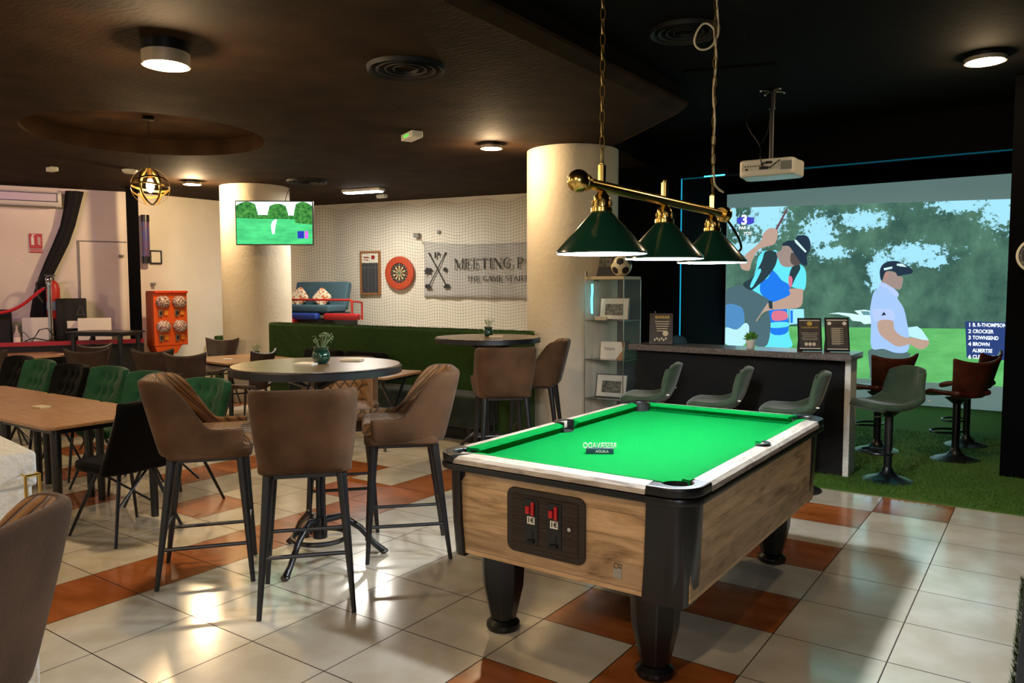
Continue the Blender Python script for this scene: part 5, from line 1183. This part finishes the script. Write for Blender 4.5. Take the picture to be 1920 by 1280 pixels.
# wire globe pendant
t = thing('globe_pendant', 'wire globe pendant lamp hanging from the round ceiling recess', 'pendant lamp', (-6.77, 3.90, 2.447))
mb = MB(); mb.beam((0, 0, .16), (0, 0, .625), .003, n=6); mb.lathe([(.05, .625), (.05, .60), (.01, .59)], n=20); mb.build('cord', T['black_plastic'], t)
mb = MB(); mb.beam((0, 0, .07), (0, 0, .165), .020, n=12); mb.build('socket', T['aged_brass'], t, smooth=True)
for a, b in ((0, 0), (60, 8), (120, -8), (20, 82), (70, 60)):
    mb = MB(); M_ = Matrix.Rotation(rad(a), 3, 'Z') @ Matrix.Rotation(rad(b), 3, 'X'); rg = []
    for i in range(40):
        q = 2*PI*i/40; c = Vector((math.cos(q), 0, math.sin(q)))
        rg.append([mb.b.verts.new(M_ @ (c*r_+Vector((0, y_, 0)))) for r_, y_ in ((.163, -.009), (.166, -.009), (.166, .009), (.163, .009))])
    mb.skin(rg, closed=True); mb.build('hoop', T['aged_brass'], t, smooth=True, ang=30)
mb = MB(); mb.lathe([(.012, .075), (.03, .04), (.035, .0), (.02, -.045), (.001, -.055)], n=20, cap=False); mb.build('bulb', T['filament'], t, smooth=True)
lamp('globe_lamp', 'POINT', (-6.77, 3.90, 2.43), 34, (1.0, .66, .32), .05)
# projector
t = thing('projector', 'white video projector hanging from a black ceiling pole', 'projector', (-1.96, 6.58, 2.505), rad(4))
mb = MB(); mb.prism(smoothpts([(-.22, -.15), (-.10, -.165), (.12, -.165), (.21, -.15), (.225, 0), (.21, .15), (-.21, .15), (-.225, 0)], 3), -.07, .07); mb.build('body', T['white_plastic'], t, bevel=.022, bseg=4, ang=50)
mb = MB(); mb.box((-.05, -.166, .005), (.30, .008, .06)); mb.build('port_panel', mat('port_panel_grey', lit('#cfcbbd'), .5), t)
mb = MB()
for k in range(6): mb.box((-.17+k*.022, -.171, .012), (.012, .004, .008))
mb.box((-.16, -.171, -.012), (.022, .004, .014)); mb.box((-.02, -.176, -.008), (.07, .014, .022)); mb.box((.02, -.171, .035), (.05, .006, .02)); mb.build('ports', T['black_plastic'], t)
mb = MB()
for k in range(10): mb.box((.115+k*.009, -.168, .005), (.004, .01, .07))
mb.build('vent_grille', T['grey_plastic'], t)
mb = MB(); mb.box((-.01, -.04, -.056), (.10, .05, .003)); mb.build('type_plate', T['grey_plastic'], t)
mb = MB(); mb.lathe([(.035, -.068), (.035, -.05)], (-.12, -.08, 0), 20); mb.build('foot', T['white_plastic'], t, smooth=True)
mb = MB(); mb.beam((0, 0, .055), (0, 0, .56), .020, n=16); mb.beam((0, 0, .5), (0, 0, .65), .028, n=16); mb.box((0, 0, .075), (.12, .12, .02)); mb.build('pole', T['black_metal'], t, smooth=True)
mb = MB()
for k in range(4):
    a = PI/4+k*PI/2; mb.beam((0, 0, .645), (.11*math.cos(a), .11*math.sin(a), .65), .012, n=8); mb.ball((.11*math.cos(a), .11*math.sin(a), .642), .012, 8)
mb.build('ceiling_mount', T['steel'], t, smooth=True)
def curve(p, k=3):
    q = [Vector(x) for x in p]
    for _ in range(k):
        r_ = [q[0]]
        for a, b in zip(q, q[1:]): r_ += [a.lerp(b, .25), a.lerp(b, .75)]
        q = r_+[q[-1]]
    return q
mb = MB(); mb.tube(curve([(-.02, -.18, -.005), (-.05, -.19, .07), (-.05, -.14, .18), (-.16, -.10, .32), (-.20, -.08, .42), (-.14, -.05, .52), (-.15, 0, .65)]), .005, 6)
mb.tube(curve([(.0, -.18, -.01), (.05, -.22, -.01), (.09, -.20, .03), (.12, -.12, .07)]), .005, 6); mb.tube(curve([(.02, -.175, .035), (-.03, -.2, .03), (-.04, -.2, .0), (-.01, -.19, -.01)]), .005, 6)
mb.tube(curve([(-.05, -.14, .2), (-.02, -.06, .3), (-.015, -.03, .4)]), .005, 6); mb.build('cables', T['black_plastic'], t, smooth=True)

# ------------------------------------------------ golf bay: screen, picture, LED strips
PC = {'sky': '#9fd8ef', 'sky2': '#8ec6dd', 'white': '#bfe0e0', 'glass': '#5c8891', 'lightblue': '#8fd4ee', 'blue': '#1f6fd6', 'blue2': '#4a7fb0', 'darkred': '#5f3f46', 'skin': '#a98f80', 'skin2': '#8f7f78', 'skin3': '#a07c74',
      'cyan': '#5cd0de', 'salmon': '#c46a80', 'grey': '#466068', 'grey2': '#4c6462', 'pale': '#a8d8e8', 'dark': '#27383f', 'brown': '#4f4744', 'navy': '#20303f', 'lilac': '#94b4ea', 'lilac2': '#a4b8ee', 'panel': '#283c70', 'pink': '#e0559a', 'purple': '#3c3fb0'}
PE = {k: emis('projected_'+k, lit(v), .68) for k, v in PC.items()}
t = thing('projection_screen', 'large projection screen showing two golfers, trees and a leaderboard', 'projection screen', (0, 11.0, 0))
mb = MB(); mb.bx(-3.90, -.40, 0, .04, .02, 2.88); mb.build('sheet', mat('screen_fabric', lit('#8d9c9a'), .9, emit=lit('#5d7876'), es=.45), t)  # faint glow in the fabric stands for projector light around the picture
tree = stripe_mat('projected_trees', lit('#33524a'), lit('#507764'), 2.2, .62, (1, 1, .8), lit('#6d9a86'))
def add_sky(m):   # ragged sky openings between the tree crowns of the projected picture
    nt = m.node_tree; L = nt.links; N = nt.nodes
    em = [n for n in N if n.type == 'EMISSION'][0]; base = em.inputs[0].links[0].from_socket
    tc = N.new('ShaderNodeTexCoord')
    def mth(op, a, b):
        n = N.new('ShaderNodeMath'); n.operation = op
        for i_, v in enumerate((a, b)):
            if isinstance(v, (int, float)): n.inputs[i_].default_value = v
            else: L.new(v, n.inputs[i_])
        return n.outputs[0]
    cur = None
    for x, z, rx, rz in ((-3.30, 2.55, .34, .42), (-3.84, 2.55, .14, .25), (-2.62, 2.28, .30, .30), (-2.05, 2.42, .40, .16), (-.52, 2.52, .30, .36), (-.95, 2.56, .45, .14), (-1.86, 1.72, .16, .36), (-1.45, 1.95, .5, .18), (-2.45, 2.0, .3, .12), (-3.6, 2.1, .3, .2), (-1.2, 1.85, .16, .10)):
        mp = N.new('ShaderNodeMapping'); mp.vector_type = 'POINT'; mp.inputs['Location'].default_value = (-x/rx, 0, -z/rz); mp.inputs['Scale'].default_value = (1/rx, 0, 1/rz); L.new(tc.outputs['Object'], mp.inputs[0])
        ln = N.new('ShaderNodeVectorMath'); ln.operation = 'LENGTH'; L.new(mp.outputs[0], ln.inputs[0])
        v = mth('SUBTRACT', 1.0, ln.outputs['Value']); cur = v if cur is None else mth('MAXIMUM', cur, v)
    cur = mth('MAXIMUM', cur, -.55)
    n1 = N.new('ShaderNodeTexNoise'); n1.inputs['Scale'].default_value = 13; n1.inputs['Detail'].default_value = 8; n1.inputs['Roughness'].default_value = .7; L.new(tc.outputs['Object'], n1.inputs['Vector'])
    tot = mth('ADD', mth('MULTIPLY', cur, .55), mth('MULTIPLY', mth('SUBTRACT', n1.outputs['Fac'], .5), 1.9))
    r = N.new('ShaderNodeValToRGB'); r.color_ramp.elements[0].position = .10; r.color_ramp.elements[1].position = .22; L.new(tot, r.inputs[0])
    mx = N.new('ShaderNodeMix'); mx.data_type = 'RGBA'; L.new(r.outputs[0], mx.inputs[0]); L.new(base, mx.inputs[6]); mx.inputs[7].default_value = (*lit('#9ad6ea'), 1); L.new(mx.outputs[2], em.inputs[0])
add_sky(tree)
mb = MB(); mb.poly([(-3.885, -.004, .95), (-.425, -.004, .98), (-.425, -.004, 2.578), (-3.885, -.004, 2.686)]); mb.build('picture_trees', tree, t)
lawn = stripe_mat('projected_lawn', lit('#4f9f58'), lit('#66b86a'), 1.6, .62, (1, 1, 3))
mb = MB(); mb.poly([(-3.885, -.005, .315), (-.425, -.005, .325), (-.425, -.005, 1.02), (-3.885, -.005, .98)]); mb.build('picture_lawn', lawn, t)
for i, (nm, col, sm, pts) in enumerate(PIC):
    if nm == 'sky_patch': continue
    mb = MB(); y = -.008-.0006*i if nm != 'sky_patch' else -.0068
    q = [(p[0], p[1]) for p in pts]
    if sm: q = [(v.x, v.y) for v in smoothpts(q, 4)]
    q = [(min(-.425, max(-3.885, a)), min(2.65, max(.33, b))) for a, b in q]
    mb.prism(q, y-.0005, y, lambda a, b, c: (a, c, b)); mb.build('picture_'+nm, PE[col], t)
M0 = lambda x, z, y: Matrix.Translation((x, y, z)) @ ry
PWH = emis('projected_white', lit('#e4eff5'), .8)
for n_, s_, x0, z0, x1, z1 in LEAD:
    mb = MB()
    if n_: mb.text(n_, .066, M0(x0, z0, -.036), .001, 'LEFT', bold=.0015)
    mb.text(s_, .062, M0(x1, z1, -.036), .001, 'LEFT', sx=.76, bold=.0015); mb.build('picture_name', PWH, t)
for s_, h_, z_, b_ in (('3', .19, 2.495, .006), ('PAR 4', .062, 2.385, .001), ('5', .062, 2.305, .001), ('YDS', .062, 2.305, .001)):
    mb = MB(); mb.text(s_, h_, M0(-3.63+(.05 if s_ == 'YDS' else -.09 if s_ == '5' else 0), z_, -.036), .001, bold=b_); mb.build('picture_caption', PWH, t)
lamp('screen_spill', 'AREA', (-2.1, 10.9, 1.45), 7, (.42, .85, .78), 3.2, (PI/2, 0, 0), size_y=2.0).rotation_euler = (rad(-90), 0, 0)
def led(pts, label, m='led'):
    mb = MB(); mb.tube(pts, .007, 6); return tag(mb.build('led_strip', T[m], smooth=True), label, 'LED strip', 'cyan LED strips')
led([(-3.425, 8.19, .4), (-3.425, 8.19, 2.74)], 'cyan LED strip running up the edge of the golf bay opening')
led([(-3.425, 8.19, 2.735), (-2.98, 8.19, 2.735)], 'dim cyan LED strip along the top of the bay, left of the bright stretch', 'led_dim')
led([(-3.16, 8.18, 2.74), (-2.93, 8.18, 2.74)], 'short bright cyan stretch of LED at the top of the bay', 'led_hot')
led([(-2.6, 8.19, 2.735), (-.3, 8.19, 2.735)], 'cyan LED strip along the top of the bay, right of the projector', 'led_dim')
lamp('led_wash', 'AREA', (-3.2, 8.5, 2.6), .6, (.1, .8, 1.0), .3)
lamp('led_wash_bay', 'AREA', (-1.6, 8.6, 2.68), 2.5, (.15, .85, .8), 2.0, size_y=.2)
# clock
t = thing('wall_clock', 'round white ringed clock on the black wall at the right edge', 'clock', (-.10, 7.19, 1.76))
mb = MB(); disc(mb, .115, .135, -.03, 0); mb.build('rim', T['paper'], t, bevel=.004, ang=60)
mb = MB(); disc(mb, 0, .117, -.012, 0); mb.build('dial', T['black_plastic'], t)
mb = MB()
for k in range(60):
    a = 2*PI*k/60; stroke(mb, (.098*math.cos(a), .098*math.sin(a)), ((.108 if k % 5 else .112)*math.cos(a), (.108 if k % 5 else .112)*math.sin(a)), .002 if k % 5 else .004, -.014, .001)
stroke(mb, (0, 0), (.05, .04), .005, -.015, .001); stroke(mb, (0, 0), (-.03, .07), .004, -.015, .001); mb.build('marks', T['paper'], t)
# ------------------------------------------------ counter
t = thing('bar_counter', 'bar counter with a granite slab, black carpeted front and white end', 'counter', (-2.2, 6.6, 0))
mb = MB(); mb.prism([(-.98, -.20), (.97, -.33), (.97, .12), (-.98, .25)], .95, 1.0); mb.build('worktop', T['granite'], t, bevel=.004)
mb = MB(); mb.bx(-.93, .885, -.12, .0, 0, .95); mb.build('front_panel', mat('black_carpet', lit('#0a0a0b'), .95, bump=.8, bscale=200), t)
mb = MB(); mb.bx(.885, .93, -.13, .10, 0, .95); mb.build('end_panel', T['rough_white'], t, bevel=.004)
def stand(name, x, y, rz, w, h, label, kind, lean=14):
    t = thing(name, label, 'menu stand', (x, y, 1.0), rad(rz), 'menu stands on the counter')
    M_ = Matrix.Rotation(rad(-lean), 4, 'X'); R3 = M_.to_3x3()
    def bxr(mb, c, s_): mb.box(R3 @ Vector(c), s_, R3)
    mb = MB(); bxr(mb, (0, 0, h/2+.004), (w, .012, h)); mb.build('frame', T['black_plastic'] if kind else T['leather'], t, bevel=.002)
    mb = MB(); bxr(mb, (0, -.0065, h/2+.004), (w-.02, .002, h-.02)); pg = mb.build('page', T['dark_print'], t)
    mb = MB(); mb.prism([(0, 0), (h*.32, 0), (h*.36, .02), (h*.14, h*.5)], -w*.46, -w*.30, lambda x, y, z: (z, x+.012, y)); mb.build('rear_support', T['leather_red'], t)
    P_ = lambda x, z: M_ @ Matrix.Translation((x, -.0082, z)) @ ry
    mb = MB()
    if kind:
        bxr(mb, (0, -.0082, .022), (w-.025, .001, .006)); mb.build('print_bar', T['paper'], pg); mb = MB(); bxr(mb, (0, -.0082, h-.018), (w-.025, .001, .006))
    if kind == 0:
        mb.text('BARBAR', .036, P_(.01, h-.035), .001, bold=.001); mb.build('title', T['gold'], pg)
        mb = MB()
        for k in range(5): bxr(mb, (.008, -.0082, h-.075-k*.022), (w*.62-.01*k, .001, .007))
        mb.prism([(.04+.026*math.cos(a), .105+.026*math.sin(a)) for a in [2*PI*i/16 for i in range(16)]], -.0092, -.008, lambda x, y, z: R3 @ Vector((x, z, y)))
        for k in range(6): bxr(mb, (-.055+k*.02, -.0082, .045+.012*(k % 2)), (.013, .001, .02))
        mb.build('print', T['beige_print'], pg)
    elif kind == 1:
        mb.build('print_bar', T['paper'], pg); mb = MB()
        mb.prism([(.022*math.cos(a), h-.045+.018*math.sin(a)) for a in [2*PI*i/16 for i in range(16)]], -.0092, -.008, lambda x, y, z: R3 @ Vector((x, z, y)))
        mb.text('CHEESEMANIA', .021, P_(0, h-.078), .001); mb.build('title', T['gold'], pg)
        mb = MB()
        for k in range(5): bxr(mb, (0, -.0082, h*.55-k*.014), (w*.7-.012*(k % 3), .001, .003))
        for k in (-1, 0, 1): mb.prism([(k*.03+.014*math.cos(a), .058+.016*math.sin(a)) for a in [2*PI*i/10 for i in range(10)]], -.0092, -.008, lambda x, y, z: R3 @ Vector((x, z, y)))
        mb.build('print', T['beige_print'], pg)
    else:
        mb.build('print_bar', T['paper'], pg)
        for sx in (-1, 1): mb = MB(); mb.prism([(sx*w*.31+.015*math.cos(a), h-.045+.015*math.sin(a)) for a in [2*PI*i/16 for i in range(16)]], -.0092, -.008, lambda x, y, z: R3 @ Vector((x, z, y))); mb.build('print_roundel', T['paper'], pg)
        mb = MB()
        for k in range(8):
            bxr(mb, (0, -.0082, h-.085-k*.018), (w*.5, .001, .004)); bxr(mb, (-.01, -.0082, h-.093-k*.018), (w*.34, .001, .003))
        mb.build('print', T['beige_print'], pg)
    return t
stand('menu_stand', -2.905, 6.51, 22, .21, .29, 'brown menu stand headed BARBAR at the left of the counter', 0)
stand('menu_stand', -1.585, 6.48, 24, .185, .275, 'black framed menu stand with a gold heading near the right end of the counter', 1, 17)
stand('menu_stand', -1.385, 6.53, 24, .185, .280, 'black framed menu stand with two pale discs at the right end of the counter', 2, 17)
t = thing('potted_plant', 'small green plant in a white pot on the counter before the screen', 'plant', (-2.085, 6.52, 1.0))
mb = MB(); mb.lathe([(.028, 0), (.030, .002), (.040, .072), (.036, .072), (.034, .06), (.001, .06)], n=24, cap=False); mb.build('pot', T['white_plastic'], t, smooth=True)
mb = MB(); rg = random.Random(5)
for i in range(120):
    a = rg.uniform(0, 2*PI); e = rg.uniform(.1, 1.45); r_ = rg.uniform(.03, .068); c = Vector((r_*math.cos(a)*math.cos(e), r_*math.sin(a)*math.cos(e), .075+r_*.85*math.sin(e)))
    d_ = (c-Vector((0, 0, .06))).normalized(); u_ = d_.orthogonal().normalized()*.0075; mb.poly([c-d_*.012, c+u_, c+d_*.02, c-u_])
mb.build('leaves', T['leaf'], t)
t = thing('cap', 'dark petrol blue baseball cap lying on the counter behind the brown menu stand', 'cap', (-2.83, 6.72, 1.0), rad(150))
mb = MB(); mb.ball((0, 0, .0), .085, 20, (1, 1, .95)); bmesh.ops.bisect_plane(mb.b, geom=mb.b.verts[:]+mb.b.edges[:]+mb.b.faces[:], plane_co=(0, 0, .002), plane_no=(0, 0, -1), clear_outer=True)
mb.build('crown', mat('petrol_cotton', lit('#123743'), .8), t, smooth=True)
mb = MB(); mb.prism([(.075*math.sin(a), .06+.10*math.cos(a)) for a in [rad(-80+160*i/12) for i in range(13)]], .004, .010); mb.build('peak', T['black_matte'], t)
mb = MB(); mb.box((-.03, .15, .012), (.05, .012, .004)); mb.build('peak_mark', T['paper'], t)
t = thing('striped_flag', 'small dark red and white striped flag standing behind the left end of the counter', 'flag', (-3.06, 6.72, 1.0), rad(20))
mb = MB(); mb.beam((0, 0, 0), (0, 0, .30), .004, n=8); mb.lathe([(.03, 0), (.03, .01)], n=16); mb.build('pole', T['steel'], t)
mb = MB(); mb.poly([(0, 0, .28), (-.03, -.01, .05), (-.01, -.01, .03), (.05, 0, .10), (.03, 0, .26)]); mb.build('cloth', T['red_vinyl'], t, solid=.003)
mb = MB(); [mb.poly([(-.02+k*.014, -.014, .05+k*.012), (-.016+k*.014, -.014, .05+k*.012), (.012+k*.012, -.006, .14), (.008+k*.012, -.006, .14)]) for k in range(4)]; mb.build('stripes', T['paper'], t)

# ------------------------------------------------ glass cabinet
VX, VY = -3.49, 6.685
t = thing('glass_cabinet', 'tall glass display cabinet with a pale top between the pillar and the counter', 'cabinet', (VX, VY, 0))
w, d, H_ = .21, .185, 1.63
mb = MB(); mb.bx(-w, w, -d, d, 1.60, 1.63); mb.build('top', mat('pale_birch', lit('#b9a98a'), .5), t, bevel=.003)
mb = MB(); mb.bx(-w, w, -d, d, 0, .06); mb.build('base', mat('birch_base', lit('#8d8068'), .5), t, bevel=.003)
for sx in (-1, 1):
    for sy in (-1, 1):
        mb = MB(); mb.bx(sx*w-.006 if sx > 0 else -w, w if sx > 0 else -w+.006, sy*d-.006 if sy > 0 else -d, d if sy > 0 else -d+.006, .06, 1.6); mb.build('post', T['steel'], t)
for nm, a in (('glass_door', (-w+.008, w-.008, -d, -d+.004)), ('glass_panel', (-w+.008, w-.008, d-.004, d)), ('glass_panel', (-w, -w+.004, -d+.008, d-.008)), ('glass_panel', (w-.004, w, -d+.008, d-.008))):
    mb = MB(); mb.bx(*a, .065, 1.598); mb.build(nm, T['glass'], t)
for z in (.45, .83, 1.21):
    mb = MB(); mb.bx(-w+.006, w-.006, -d+.006, d-.006, z-.006, z); mb.build('shelf', mat('smoked_shelf', lit('#1b1d1c'), .15), t)
mb = MB(); mb.box((-.12, -.1, 1.59), (.06, .03, .015)); mb.build('spot_fixture', T['black_plastic'], t)
mb = MB(); mb.box((-w+.02, -d-.012, 1.655), (.02, .02, .05)); mb.build('door_lock', T['steel'], t)
mb = MB(); mb.tube([(-w+.035, -.10, 1.27), (-w+.03, -.10, 1.40), (-w+.038, -.10, 1.50), (-w+.035, -.10, 1.56)], .011, 8); tag(mb.build('led_tube', emis('cyan_tube', lit('#5fd8f0'), 1.6), smooth=True, loc=(VX, VY, 0)), 'glowing cyan light tube inside the left of the glass cabinet', 'light tube')
def framed(x, y, z, rz, w_, h_, label, pic_m='black_white', lean=12, group='framed photographs in the glass cabinet', inner=.5):
    t = thing('framed_photo', label, 'framed photo', (x, y, z), rad(rz), group); R3 = Matrix.Rotation(rad(-lean), 3, 'X')
    def bxr(mb, c, s_): mb.box(R3 @ Vector(c), s_, R3)
    mb = MB(); bxr(mb, (0, 0, h_/2), (w_, .012, h_)); mb.build('frame', T['black_plastic'], t, bevel=.002)
    mb = MB(); bxr(mb, (0, -.0065, h_/2), (w_-.018, .002, h_-.018)); mt_ = mb.build('mount', T['paper'], t)
    mb = MB(); bxr(mb, (0, -.0082, h_*.46), (w_*(inner+.12), .001, h_*inner)); mb.build('photo', mat('bw_photo', lit('#2a2a28'), .5, col2=lit('#8a8878'), nscale=30), mt_)
    return t
framed(VX+.03, VY-.04, 1.21, 8, .30, .22, 'framed black and white photo on the upper shelf of the glass cabinet')
framed(VX+.0, VY-.03, .45, 8, .32, .23, 'framed black and white photo on the lower shelf of the glass cabinet')
t = thing('certificate', 'cream certificate card with an orange corner on the middle shelf of the glass cabinet', 'card', (VX+.02, VY-.05, .83), rad(10)); R3 = Matrix.Rotation(rad(-10), 3, 'X')
mb = MB(); mb.box(R3 @ Vector((0, 0, .085)), (.24, .004, .17), R3); mb.build('sheet', T['paper'], t)
mb = MB(); mb.prism([(.04, .0), (.12, .0), (.12, .17), (.085, .17), (.105, .09)], -.0035, -.0025, lambda x, y, z: R3 @ Vector((x, z, y))); mb.build('corner_print', mat('orange_print', lit('#b0793f'), .6), t)
mb = MB(); mb.text('Titleist', .04, Matrix.Rotation(rad(-10), 4, 'X') @ Matrix.Translation((-.03, -.004, .10)) @ ry, .001); mb.build('writing', T['ink'], t)
mb = MB(); mb.box((0, 0, .018), (.12, .03, .036)); tag(mb.build('ball_box', T['beige_print'], loc=(VX-.06, VY-.13, 1.21), rot=(0, 0, .1), bevel=.002), 'small beige box in front of the photo on the upper cabinet shelf', 'box')
t = framed(VX-.17, VY+.02, 1.63, 16, .42, .46, 'dark brown picture frame standing on top of the glass cabinet', lean=10, group='frames on top of the glass cabinet')
for c in t.children:
    if c.name.startswith('mount'): c.data = c.data.copy(); c.data.materials[0] = mat('navy_mount', lit('#1c1f2a'), .4)
    if c.name.startswith('frame'): c.data = c.data.copy(); c.data.materials[0] = mat('dark_brown_frame', lit('#2c1a14'), .4)
# football
t = thing('football', 'black and white football resting on top of the glass cabinet', 'ball', (VX+.10, VY-.02, 1.63+.10))
mb = MB(); bmesh.ops.create_icosphere(mb.b, subdivisions=4, radius=.10)
ico = bmesh.new(); bmesh.ops.create_icosphere(ico, subdivisions=1, radius=1); cs = [v.co.normalized() for v in ico.verts]; ico.free()
for f_ in mb.b.faces:
    c = f_.calc_center_median().normalized(); f_.material_index = 1 if max(c.dot(k) for k in cs) > .925 else 0
mb.build('cover', [mat('ball_cream', lit('#d8ceb4'), .4), T['ink']], t, smooth=True, ang=180)
